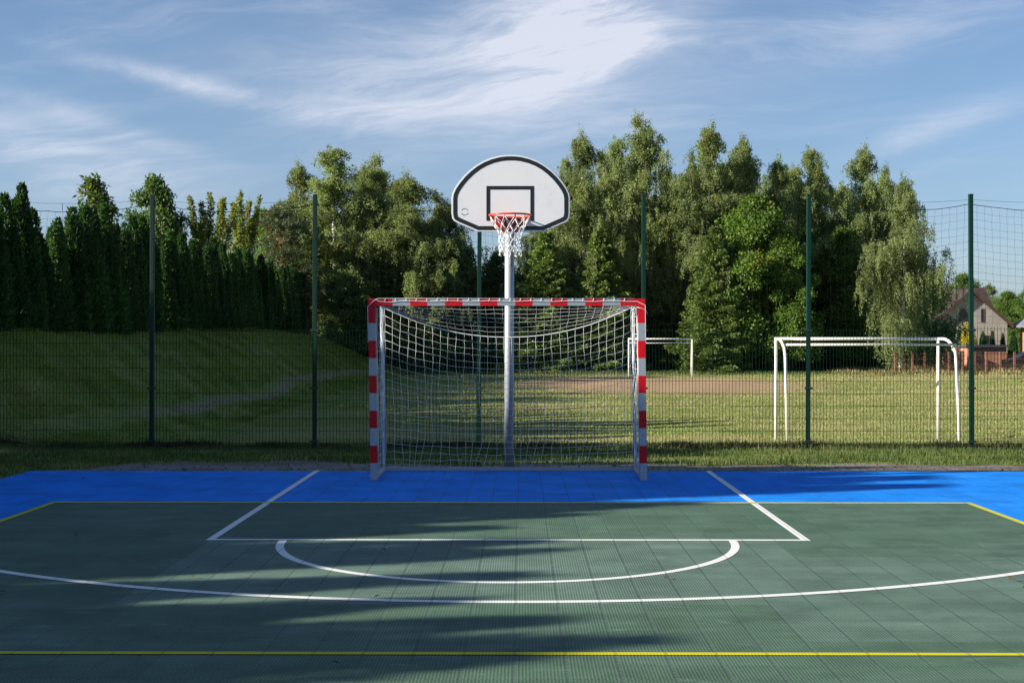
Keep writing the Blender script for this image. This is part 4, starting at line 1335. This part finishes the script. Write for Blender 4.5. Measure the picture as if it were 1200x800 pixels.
def grass_all():
    rng = np.random.default_rng(31)
    # strip between court and fence, and left of the court
    n = 95000
    X = rng.uniform(-9.2, 9.4, n); Y = rng.uniform(13.5, 20.4, n)
    edge = 17.25 + 0.10 * np.sin(X * 1.7) + 0.07 * np.sin(X * 4.1 + 1) + np.where(X < -1.5, 0.33 * np.minimum(1, (-1.5 - X) / 1.5), 0)
    edge = np.where(X < -5.9, 0, np.minimum(edge, np.maximum(16.1, 16.1 + (X + 5.95) * 1.5)))
    dens = rng.random(n)
    keep = (Y > edge + (dens - 0.5) * 0.25) & ((Y > 16.1) | (X < -6.12 - 0.1 * dens))
    # a few tufts invade the gravel
    tuft = (Y > 16.1) & (Y < 17.4) & (np.sin(X * 2.9 + 0.6) * np.sin(X * 7.3 + Y * 2) > 0.72) & (X > -5.5)
    keep = keep | tuft
    X, Y = X[keep], Y[keep]
    h = rng.uniform(0.025, 0.075, len(X)) * (1 + 0.5 * (np.sin(X * 3.1) * np.sin(Y * 4.3 + X)))
    tag(blades('court_edge_grass', X, Y, ground_z(X, Y), h, rng.uniform(0.005, 0.011, len(X)), M['grass'], rng), 'short green grass growing between court and fence', 'grass', kind='stuff')
    # withered growth along the foot of the fence
    n = 17000
    X = rng.uniform(-9.3, 9.6, n); Y = 20.0 + np.abs(rng.normal(size=n)) * 0.22 - 0.10
    lump = 0.5 + 0.5 * np.sin(X * 2.3 + 1.2) * np.sin(X * 0.83) + 0.25 * np.sin(X * 6.1)
    keep = rng.random(n) < 0.10 + 0.95 * np.clip(lump, 0, 1) ** 1.4
    X, Y, lump = X[keep], Y[keep], lump[keep]
    h = rng.uniform(0.04, 0.13, len(X)) * (0.55 + np.clip(lump, 0, 1) * 0.7)
    tag(blades('fence_weeds', X, Y, ground_z(X, Y), h, rng.uniform(0.007, 0.016, len(X)), M['grass_dry'], rng, 0.8), 'withered brown weeds along the foot of the fence', 'weeds', kind='stuff')
    # field and bank
    n = 260000
    Y = 20.6 + 55 * rng.random(n) ** 1.7
    X = (rng.random(n) - 0.5) * 0.86 * Y + 0.0
    X = np.clip(X, -12.8, 40)
    p = rng.random(n) < 0.9
    X, Y = X[p], Y[p]
    ear = ((X - 6.2) / 7.2) ** 2 + ((Y - 58) / 12.0) ** 2
    ok = (ear > 0.35 + rng.random(len(X)) * 0.95) & (X > -12.79)
    X, Y = X[ok], Y[ok]
    h = rng.uniform(0.015, 0.042, len(X)) * (0.7 + Y / 70)
    w = rng.uniform(0.008, 0.014, len(X)) * (0.6 + Y / 34)
    tag(blades('field_grass', X, Y, ground_z(X, Y), h, w, M['grass_field'], rng, 0.7), 'short dry grass of the playing field and bank', 'grass', kind='stuff')
    # tufts on the shaded bank
    n = 150000
    Y = 20.7 + 56 * rng.random(n) ** 1.5; X = -6.6 - 6.1 * rng.random(n)
    cl = np.sin(X * 2.1 + Y * 0.7) * np.sin(Y * 1.3 - X * 0.6) + 0.6 * np.sin(X * 5.3 + Y * 2.9) + 0.5 * np.sin(Y * 0.41 + X)
    ok = (cl + rng.normal(size=n) * 1.0 > 0.45) & (np.abs(X + 8.15) > 0.35)
    X, Y = X[ok], Y[ok]
    h = rng.uniform(0.03, 0.11, len(X)) * (0.7 + Y / 60); w = rng.uniform(0.010, 0.018, len(X)) * (0.6 + Y / 34)
    tag(blades('bank_grass', X, Y, ground_z(X, Y), h, w, M['grass_bank'], rng, 0.8), 'uneven tufts of grass on the shaded bank', 'grass', kind='stuff')
    # rough straw at the far right edge
    n = 26000
    Y = rng.uniform(72.5, 80, n); X = 15 + 25 * rng.random(n) ** 0.8
    h = rng.uniform(0.2, 0.75, n) * np.clip((X - 14) / 8, 0.15, 1) * (0.55 + 0.45 * np.sin(X * 0.9) * np.sin(X * 2.3 + Y)) * (0.4 + 0.6 * np.clip((Y - 72) / 4, 0, 1)); w = rng.uniform(0.03, 0.06, n)
    tag(blades('rough_grass', X, Y, ground_z(X, Y), h, w, M['grass_tall'], rng, 0.35), 'tall straw coloured grass along the brown fence', 'grass', kind='stuff')
    # lighter meadow edge under the trees
    n = 22000
    Y = rng.uniform(73, 80, n); X = rng.uniform(-7, 26, n)
    h = rng.uniform(0.06, 0.22, n); w = rng.uniform(0.02, 0.04, n)
    tag(blades('meadow_edge', X, Y, ground_z(X, Y), h, w, M['grass'], rng, 0.5), 'longer green grass in front of the trees', 'grass', kind='stuff')
    # leaf litter on the gravel
    n = 500
    X = rng.uniform(-5.6, 7.5, n); Y = 16.1 + rng.random(n) ** 1.5 * 1.2
    P = np.stack([X, Y, np.full(n, -0.012)], 1); D = np.concatenate([rng.normal(size=(n, 2)), rng.uniform(0, .4, (n, 1))], 1)
    X2 = rng.uniform(-5.5, 5.5, 34); Y2 = rng.uniform(6.4, 15.8, 34)
    P = np.concatenate([P, np.stack([X2, Y2, np.full(34, 0.016)], 1)]); D = np.concatenate([D, np.concatenate([rng.normal(size=(34, 2)), rng.uniform(0, .3, (34, 1))], 1)]); n += 34
    lit = leaves_mesh('leaf_litter', P, D, rng.uniform(0.03, 0.06, n), 0.03, leaf_mat('litter', (0.10, 0.055, 0.025), (0.2, 0.11, 0.045)), rng, (np.array([0, 0, 1.0]), 0.8))
    tag(link('leaf_litter', lit), 'brown fallen leaves scattered over gravel and court', 'leaves', kind='stuff')


grass_all()

# ------------------------------------------------------------------ houses beyond the field
def brick_mat(name, a, b, mortar, sc=1.0):
    m, nt, bs = new_mat(name)
    co = nt.new('ShaderNodeTexCoord').outputs['Object']
    x, y, z = nt.xyz(co)
    v = nt.comb(nt.m('ADD', x, y), z, 0.0)
    br = nt.new('ShaderNodeTexBrick')
    nt.put(br.inputs['Vector'], v)
    nt.put(br.inputs['Color1'], a); nt.put(br.inputs['Color2'], b); nt.put(br.inputs['Mortar'], mortar)
    br.inputs['Scale'].default_value = 1.0
    br.inputs['Brick Width'].default_value = 0.25 * sc; br.inputs['Row Height'].default_value = 0.075 * sc
    br.inputs['Mortar Size'].default_value = 0.012 * sc
    n = nt.noise(co, 0.7, 4, 0.6)
    c = nt.vm('SCALE', br.outputs['Color'], nt.lin(n, 0.3, 0.7, 0.8, 1.15))
    nt.put(bs.inputs['Base Color'], c); bs.inputs['Roughness'].default_value = 0.9
    return m


def roof_mat(name, col, row=0.33):
    m, nt, bs = new_mat(name)
    co = nt.new('ShaderNodeTexCoord').outputs['Object']
    x, y, z = nt.xyz(co)
    w = nt.m('FRACT', nt.m('DIVIDE', nt.m('MULTIPLY', z, 1.3), row))
    n = nt.noise(co, 1.1, 4, 0.6)
    c = nt.vm('SCALE', col, nt.m('MULTIPLY', nt.lin(n, 0.3, 0.7, 0.85, 1.15), nt.ss(w, 0.0, 0.18, 0.7, 1.0)))
    nt.put(bs.inputs['Base Color'], c); bs.inputs['Roughness'].default_value = 0.6
    return m


M['brick_orange'] = brick_mat('orange_brick', (0.40, 0.13, 0.06), (0.33, 0.10, 0.05), (0.30, 0.24, 0.2))
M['wall_grey'] = brick_mat('grey_block', (0.36, 0.34, 0.31), (0.32, 0.30, 0.28), (0.26, 0.25, 0.24), 3.0)
M['roof_brown'] = roof_mat('brown_roof', (0.052, 0.034, 0.029))
M['roof_grey'] = roof_mat('grey_roof', (0.15, 0.16, 0.18))
M['trim_brown'] = simple('brown_trim', (0.07, 0.04, 0.032), 0.6)
M['grey_panel'] = simple('grey_panel', (0.20, 0.21, 0.23), 0.5)
M['rust'] = simple('rust_post', (0.20, 0.085, 0.055), 0.8, 0, 0.3, 6)
M['fascia'] = simple('dark_fascia', (0.06, 0.065, 0.075), 0.5)


def glass_mat():
    m, nt, bs = new_mat('window_glass')
    bs.inputs['Base Color'].default_value = (0.015, 0.018, 0.022, 1)
    bs.inputs['Roughness'].default_value = 0.08
    return m


M['glass'] = glass_mat()


def slab_roof(m, p0, p1, p2, p3, t=0.22, mi=0):
    """thick roof plane through four corners (top face), thickness straight down"""
    a = [Vector(p) for p in (p0, p1, p2, p3)]
    vs = a + [v - Vector((0, 0, t)) for v in a]
    m._add([tuple(v) for v in vs], [(0, 1, 2, 3), (7, 6, 5, 4), (0, 4, 5, 1), (1, 5, 6, 2), (2, 6, 7, 3), (3, 7, 4, 0)], mi)


def window(parent, x0, x1, z0, z1, y, mull=1, mat='trim_brown'):
    f = MB(); t = 0.07
    f.box(x0, x0 + t, y - 0.04, y + 0.05, z0, z1); f.box(x1 - t, x1, y - 0.04, y + 0.05, z0, z1)
    f.box(x0 + t, x1 - t, y - 0.038, y + 0.05, z1 - t, z1); f.box(x0 + t, x1 - t, y - 0.038, y + 0.05, z0, z0 + t)
    for k in range(mull):
        x = x0 + (x1 - x0) * (k + 1) / (mull + 1); f.box(x - t / 2, x + t / 2, y - 0.036, y + 0.05, z0 + t, z1 - t)
    w = f.build('window', M[mat], parent)
    g = MB(); g.box(x0 + t * .5, x1 - t * .5, y - 0.018, y - 0.004, z0 + t * .5, z1 - t * .5)
    g.build('pane', M['glass'], w)
    return w


def grey_house():
    D = 125.0
    X = lambda px: gx(px, D)
    Z = lambda py: gz(py, D)
    xc = X(1135.5); zg = float(ground_z(xc, D)) - 0.1
    root = empty('gabled_house', (xc, D, zg))
    tag(root, 'grey block house with steep brown gable roof beyond the field', 'house')
    lx = lambda px: X(px) - xc; lz = lambda py: Z(py) - zg
    hw = 3.55; ez = lz(376); az_ = lz(338.5)
    dep = 9.0
    w = MB()
    w.prism([(-hw, 0), (hw, 0), (hw, ez), (0, az_ - 0.32), (-hw, ez)], 0, dep)
    w.build('wall', M['wall_grey'], root)
    # roof planes with overhang
    r = MB(); ov = 0.42; sl = (az_ - ez) / hw
    xe = hw + 0.45
    for s in (-1, 1):
        slab_roof(r, (0, -ov, az_), (s * xe, -ov, az_ - sl * xe), (s * xe, dep, az_ - sl * xe), (0, dep, az_), 0.24)
    ro = r.build('roof', M['roof_brown'], root)
    b = MB()
    for s in (-1, 1):
        b._add([(0, -ov - .03, az_ + .02), (s * xe, -ov - .03, az_ + .02 - sl * xe), (s * xe, -ov - .03, az_ - .27 - sl * xe), (0, -ov - .03, az_ - .27),
                (0, -ov - .002, az_ + .02), (s * xe, -ov - .002, az_ + .02 - sl * xe), (s * xe, -ov - .002, az_ - .27 - sl * xe), (0, -ov - .002, az_ - .27)],
               [(0, 1, 2, 3), (7, 6, 5, 4), (0, 4, 5, 1), (1, 5, 6, 2), (2, 6, 7, 3), (3, 7, 4, 0)])
    b.build('bargeboard', M['trim_brown'], ro)
    # main body behind: ridge across, hip at the right
    rb = MB(); y0, y1 = dep - 3.5, dep + 5.5; ym = (y0 + y1) / 2
    xl_, xr_ = -7.5, 4.9; e2 = ez - 0.3; rz = az_ + 0.5
    slab_roof(rb, (xl_, y0 - .4, e2), (xr_, y0 - .4, e2), (xr_, ym, rz), (xl_, ym, rz), 0.2)
    slab_roof(rb, (xr_, y1 + .4, e2), (xl_, y1 + .4, e2), (xl_, ym, rz), (xr_, ym, rz), 0.2)
    rb.build('rear_roof', M['roof_brown'], root)
    wb = MB(); wb.box(-7.2, 4.5, y0, y1, 0, e2 - 0.21); wb.prism([(y0, e2 - .209), (y1, e2 - .209), (ym, rz - .25)], -7.2, 4.5, axis='x'); wb.build('rear_wall', M['wall_grey'], root)
    # dormer on the left
    dm = MB(); dx = -2.55; dz = az_ + 0.30
    dm.prism([(dx - 1.5, ez), (dx + 1.5, ez), (dx + 1.5, dz - 1.55), (dx, dz - 0.2), (dx - 1.5, dz - 1.55)], dep - 4.4, dep - 1.0)
    dm.build('dormer_wall', simple('dark_cladding', (0.10, 0.095, 0.09), 0.8), root)
    dr = MB()
    for s in (-1, 1):
        slab_roof(dr, (dx, dep - 4.9, dz), (dx + s * 1.9, dep - 4.9, dz - 1.75), (dx + s * 1.9, dep + 0.6, dz - 1.75), (dx, dep + 0.6, dz), 0.2)
    dr.build('dormer_roof', M['roof_brown'], root)
    window(root, lx(1121.5), lx(1134.5), lz(377.5), lz(362), 0.0, 1)
    window(root, lx(1148.0), lx(1152.0), lz(377.5), lz(362), 0.0, 0)
    window(root, lx(1106), lx(1111), lz(412), lz(396), 0.0, 0)
    window(root, lx(1153), lx(1158.5), lz(412), lz(393), 0.0, 0)


def brick_house():
    D = 118.0
    X = lambda px: gx(px, D)
    xc = 48.0; zg = float(ground_z(xc, D)) - 0.1
    root = empty('brick_house', (xc, D, zg))
    tag(root, 'orange brick house with grey hipped roof at the right frame edge', 'house')
    lz = lambda py: gz(py, D) - zg
    W = 9.0; dp = 8.0; e = lz(381)
    w = MB(); w.box(0, W, 0, dp, 0, e - .05); w.build('wall', M['brick_orange'], root)
    r = MB(); o = 0.9; ap = e + 2.9
    b0 = [(-o, -o, e), (W + o, -o, e), (W + o, dp + o, e), (-o, dp + o, e)]
    rA = (3.6, dp / 2, ap); rB = (W - 3.6, dp / 2, ap)
    bs = [(x, y, z - 0.16) for x, y, z in b0]
    r._add(b0 + bs + [rA, rB], [(0, 1, 9, 8), (1, 2, 9), (2, 3, 8, 9), (3, 0, 8), (7, 6, 5, 4), (0, 4, 5, 1), (1, 5, 6, 2), (2, 6, 7, 3), (3, 7, 4, 0)])
    ro = r.build('roof', M['roof_grey'], root)
    g = MB(); g.tube([(-o, -o - 0.06, e - 0.06), (W + o, -o - 0.06, e - 0.06)], 0.07, 8); g.build('gutter', M['fascia'], ro)
    window(root, 0.45, 1.5, 0.9, 2.5, 0.0, 0); window(root, 2.6, 4.4, 0.9, 2.3, 0.0, 1)


def shed():
    D = 108.0
    X = lambda px: gx(px, D)
    xc = X(1133); zg = float(ground_z(xc, D)) - 0.05
    root = empty('brick_shed', (xc, D, zg))
    tag(root, 'low orange brick shed with flat dark roof before the grey house', 'shed')
    lz = lambda py: gz(py, D) - zg
    W = X(1178) - xc; t = lz(406.5)
    w = MB(); w.box(0, W, 0, 4.2, 0, t - 0.02)
    w.build('wall', M['brick_orange'], root)
    r = MB(); r.box(-0.25, W + 0.12, -0.25, 4.4, t, t + 0.17); r.build('roof', M['fascia'], root)
    d = MB(); d.box(0.45, 1.15, -0.05, 0.02, 0, 1.75); d.build('door', M['trim_brown'], root)
    # wall of brick piers and grey infill left of the shed
    xw = X(1101); root2 = empty('boundary_wall', (xw, D - 0.6, zg))
    tag(root2, 'brick piers with grey metal infill panels left of the brick shed', 'wall')
    ll = lambda px: X(px) - xw
    for a, b in ((1101, 1106), (1116.2, 1120)):
        m = MB(); m.box(ll(a), ll(b), -0.18, 0.18, 0, lz(408.5)); m.box(ll(a) - .04, ll(b) + .04, -0.22, 0.22, lz(408.5) + .001, lz(408.5) + .07)
        m.build('pier', M['brick_orange'], root2)
    for a, b in ((1106, 1116.2), (1120, 1126)):
        m = MB(); m.box(ll(a) + .01, ll(b) - .01, -0.03, 0.03, 0.12, lz(411))
        for k in range(7): m.box(ll(a) + .01, ll(b) - .01, -0.045, -0.031, 0.16 + k * .2, 0.30 + k * .2)
        m.build('infill_panel', M['grey_panel'], root2)


grey_house(); brick_house(); shed()

# brown post-and-wire fence at the field edge
def brown_fence():
    D = 74.5
    xs = [gx(p, D) for p in (1048, 1068.5, 1082.5, 1097, 1111, 1127, 1141, 1154.5, 1171, 1187.5, 1204)]
    root = empty('brown_wire_fence', (xs[0], D, float(ground_z(xs[0], D))))
    tag(root, 'rusty brown posts with wire mesh between field and houses', 'fence')
    x0 = xs[0]
    pm = MB(); pm.box(-0.06, 0.06, -0.06, 0.06, -0.1, 1.25, b=0.012); pme = pm.mesh('post', M['rust'])
    for x in xs: link('post', pme, root, (x - x0, 0, 0))
    w = MB(); L = xs[-1] - x0
    for z in (0.15, 0.5, 0.85, 1.15): w.tube([(0, -0.05, z), (L, -0.05, z)], 0.008, 4, sm=False)
    n = 90
    for k in range(n): w.tube([(L * k / n, -0.045, 0.1), (L * k / n, -0.045, 1.15)], 0.002, 4, sm=False)
    w.build('wire_mesh', M['rust'], root)


brown_fence()

# clipped conifers in the house garden
for (px, top, d, kd, wd, lab, gold) in (
        (1112.5, 388, 113, 'thuja_a', 0.85, 'small thuja just left of the golden conifer', 0),
        (1123, 386, 114, 'thuja_b', 0.8, 'small thuja behind the golden conifer\'s left side', 0),
        (1131, 377, 112, 'thuja_gold', 1.15, 'golden yellow conifer beside the fence post, before the grey house', 1),
        (1140, 390, 113, 'thuja_gold', 1.0, 'low golden conifer right of the tall golden one', 1),
        (1150.5, 388, 113, 'thuja_c', 0.95, 'small thuja left of the dark ground floor window', 0),
        (1161.5, 388, 113, 'thuja_d', 0.95, 'small thuja right of the dark ground floor window', 0),
        (1173.5, 390, 113, 'thuja_a', 0.8, 'small thuja near the shed\'s right end', 0),
        (1186, 388, 111, 'thuja_b', 1.2, 'bushy thuja left of the orange brick house', 0)):
    x = gx(px, d)
    plant('garden_conifer', kd, x, d, gz(top, d) - float(ground_z(x, d)), lab, 'conifer', 'clipped conifers before the houses', wide=wd)
x = gx(1095, 115); plant('garden_bush', 'dark_b', x, 115, 2.6, 'dark round bush at the left corner of the grey house', 'bush', None, wide=1.1)

# dark car beside the brick house, mostly outside the frame
def car():
    D = 104.0; x0 = gx(1178.5, D); zg = float(ground_z(x0 + 2, D))
    root = empty('parked_car', (x0, D, zg)); tag(root, 'dark grey car parked right of the brick shed', 'car')
    m = MB()
    prof = [(0.05, 0.32), (0.0, 0.55), (0.10, 0.74), (0.95, 0.92), (1.70, 1.38), (2.15, 1.45), (3.0, 1.42), (3.75, 1.02), (4.25, 0.95), (4.35, 0.6), (4.28, 0.3)]
    m.prism(prof, 0, 1.72)
    body = m.build('body', simple('car_paint', (0.035, 0.037, 0.045), 0.25, 0.4), root)
    md = body.modifiers.new('b', 'BEVEL'); md.width = 0.09; md.segments = 3
    g = MB(); g.prism([(1.12, 0.98), (1.72, 1.33), (2.3, 1.38), (2.3, 0.98)], -0.006, -0.001); g.prism([(2.38, 0.98), (2.38, 1.38), (2.95, 1.36), (3.5, 1.02)], -0.006, -0.001)
    g.build('side_window', M['glass'], root)
    g = MB(); g._add([(1.02, 0.14, 0.975), (1.68, 0.2, 1.385), (1.68, 1.52, 1.385), (1.02, 1.58, 0.975)], [(0, 1, 2, 3)]); g.build('windscreen', M['glass'], root)
    h = MB(); h.box(0.02, 0.12, 0.12, 0.45, 0.6, 0.72, b=.02); h.build('headlight', M['galv'], root)
    for x in (0.85, 3.5):
        for y in (0.08, 1.64):
            w = MB(); w.tube([(x, y - .1, 0.31), (x, y + .1, 0.31)], 0.31, 20); wo = w.build('wheel', M['black'], root)
            r_ = MB(); r_.tube([(x, y - .11, 0.31), (x, y + .11, 0.31)], 0.19, 14); r_.build('rim', M['galv'], wo)


car()

# ------------------------------------------------------------------ light, sky, camera
world = bpy.data.worlds.new('World'); SC.world = world
world.use_nodes = True


def build_world():
    nt = NT(world.node_tree)
    nt.n.clear()
    out = nt.new('ShaderNodeOutputWorld'); bg = nt.new('ShaderNodeBackground')
    sky = nt.new('ShaderNodeTexSky'); sky.sky_type = 'NISHITA'; sky.sun_disc = False
    sky.sun_elevation = R(SUN_EL)
    sky.sun_rotation = SUN_ROT
    sky.altitude = 150; sky.air_density = 1.0; sky.dust_density = 0.6; sky.ozone_density = 2.2
    D = nt.new('ShaderNodeTexCoord').outputs['Generated']
    D = nt.vm('NORMALIZE', D)
    x, y, z = nt.xyz(D)
    zz = nt.m('ADD', nt.m('MAXIMUM', z, 0.0), 0.16)
    px = nt.m('DIVIDE', x, zz); py = nt.m('DIVIDE', y, zz)
    # stretched fibres of high cirrus
    ca, sa = math.cos(R(24)), math.sin(R(24))
    u = nt.m('ADD', nt.m('MULTIPLY', px, ca), nt.m('MULTIPLY', py, -sa))
    v = nt.m('ADD', nt.m('MULTIPLY', px, sa), nt.m('MULTIPLY', py, ca))
    warp = nt.noise(nt.comb(px, py, 0.0), 1.1, 3, 0.5)
    fib = nt.noise(nt.comb(nt.m('MULTIPLY', u, 1.0), nt.m('ADD', nt.m('MULTIPLY', v, 2.3), nt.m('MULTIPLY', warp, 1.6)), 2.3), 1.9, 11, 0.66, 0.3)
    soft = nt.noise(nt.comb(px, py, 5.0), 0.8, 4, 0.5)
    cover = None

    def blob(cx, cy, ang, sa_, sb_, amp):
        nonlocal cover
        c = Vector(((cx - VPX) / FPX, 1.0, (HY - cy) / FPX)).normalized()
        e1 = Vector((c.y, -c.x, 0)).normalized(); e2 = e1.cross(c).normalized()
        if e2.z < 0: e2 = -e2
        a = R(ang); A = e1 * math.cos(a) + e2 * math.sin(a); B = -e1 * math.sin(a) + e2 * math.cos(a)
        dv = nt.vm('SUBTRACT', D, tuple(c))
        p = nt.m('DIVIDE', nt.vm('DOT_PRODUCT', dv, tuple(A)), sa_ / FPX)
        q = nt.m('DIVIDE', nt.vm('DOT_PRODUCT', dv, tuple(B)), sb_ / FPX)
        g = nt.m('EXPONENT', nt.m('MULTIPLY', nt.m('ADD', nt.m('MULTIPLY', p, p), nt.m('MULTIPLY', q, q)), -1.0))
        g = nt.m('MULTIPLY', g, amp)
        cover = g if cover is None else nt.m('ADD', cover, g)

    blob(665, 30, 16, 130, 78, 1.15)
    blob(750, 50, 28, 80, 22, 0.4)
    blob(590, 115, 6, 220, 75, 0.42)
    blob(215, 95, -12, 110, 11, 0.7)
    blob(330, 75, -12, 190, 48, 0.28)
    blob(410, 130, 4, 80, 20, 0.4)
    blob(90, 185, -12, 130, 32, 0.62)
    blob(130, 150, -16, 120, 12, 0.3)
    blob(390, 20, -30, 120, 40, 0.25)
    blob(890, 90, 12, 170, 45, 0.22)
    blob(1090, 150, 16, 90, 16, 0.42)
    blob(1120, 20, 8, 150, 30, 0.14)
    dens = nt.m('MULTIPLY', cover, nt.ss(fib, 0.33, 0.68, 0.36, 1.22))
    general = nt.m('MULTIPLY', nt.ss(fib, 0.42, 0.78), nt.ss(soft, 0.36, 0.66, 0.06, 0.42))
    dens = nt.m('ADD', dens, nt.m('MULTIPLY', general, 0.7), clamp=True)
    haze = nt.ss(z, 0.26, -0.02, 0.0, 0.42)
    dens = nt.m('MULTIPLY', dens, nt.ss(z, -0.02, 0.05))
    col = nt.vm('MULTIPLY', sky.outputs[0], SKY_TINT)
    col = nt.mix(haze, col, HAZE)
    col = nt.mix(nt.m('MULTIPLY', dens, 0.82), col, CLOUD)
    nt.put(bg.inputs['Color'], col)
    bg.inputs['Strength'].default_value = SKY_STR
    nt.l.new(bg.outputs[0], out.inputs[0])


# sun direction (towards the sun)
az = R(SUN_AZ); el = R(SUN_EL)
sun_dir = Vector((-math.cos(az) * math.cos(el), -math.sin(az) * math.cos(el), math.sin(el)))
# Nishita: rotation 0 puts the sun at +Y, positive turns it towards +X
SUN_ROT = math.atan2(sun_dir.x, sun_dir.y)
SKY_STR = 0.055
SKY_TINT = (0.86, 0.94, 1.07)
HAZE = (2.5, 3.4, 5.3)
CLOUD = (6.5, 6.7, 7.5)
build_world()
ld = bpy.data.lights.new('sun', 'SUN'); ld.energy = 5.0; ld.angle = R(0.53); ld.color = (1.0, 0.92, 0.77)
lo = bpy.data.objects.new('sun', ld); COL.objects.link(lo); lo.location = (-40, -10, 30)
lo.rotation_euler = sun_dir.to_track_quat('Z', 'Y').to_euler()

cd = bpy.data.cameras.new('camera'); cam = bpy.data.objects.new('camera', cd); COL.objects.link(cam)
cd.sensor_width = 36; cd.lens = 36 * FPX / 1200; cd.clip_end = 3000; cd.clip_start = 0.05
cam.location = (0, 0, CAM_H)
cam.rotation_euler = (PI / 2 - math.atan(3 / FPX), 0, math.atan(11 / FPX))
SC.camera = cam

SC.render.engine = 'CYCLES'
SC.cycles.max_bounces = 6; SC.cycles.diffuse_bounces = 4; SC.cycles.transmission_bounces = 4
SC.cycles.use_denoising = True
SC.view_settings.view_transform = 'Standard'; SC.view_settings.look = 'None'
SC.view_settings.exposure = 1.2; SC.view_settings.gamma = 1.0
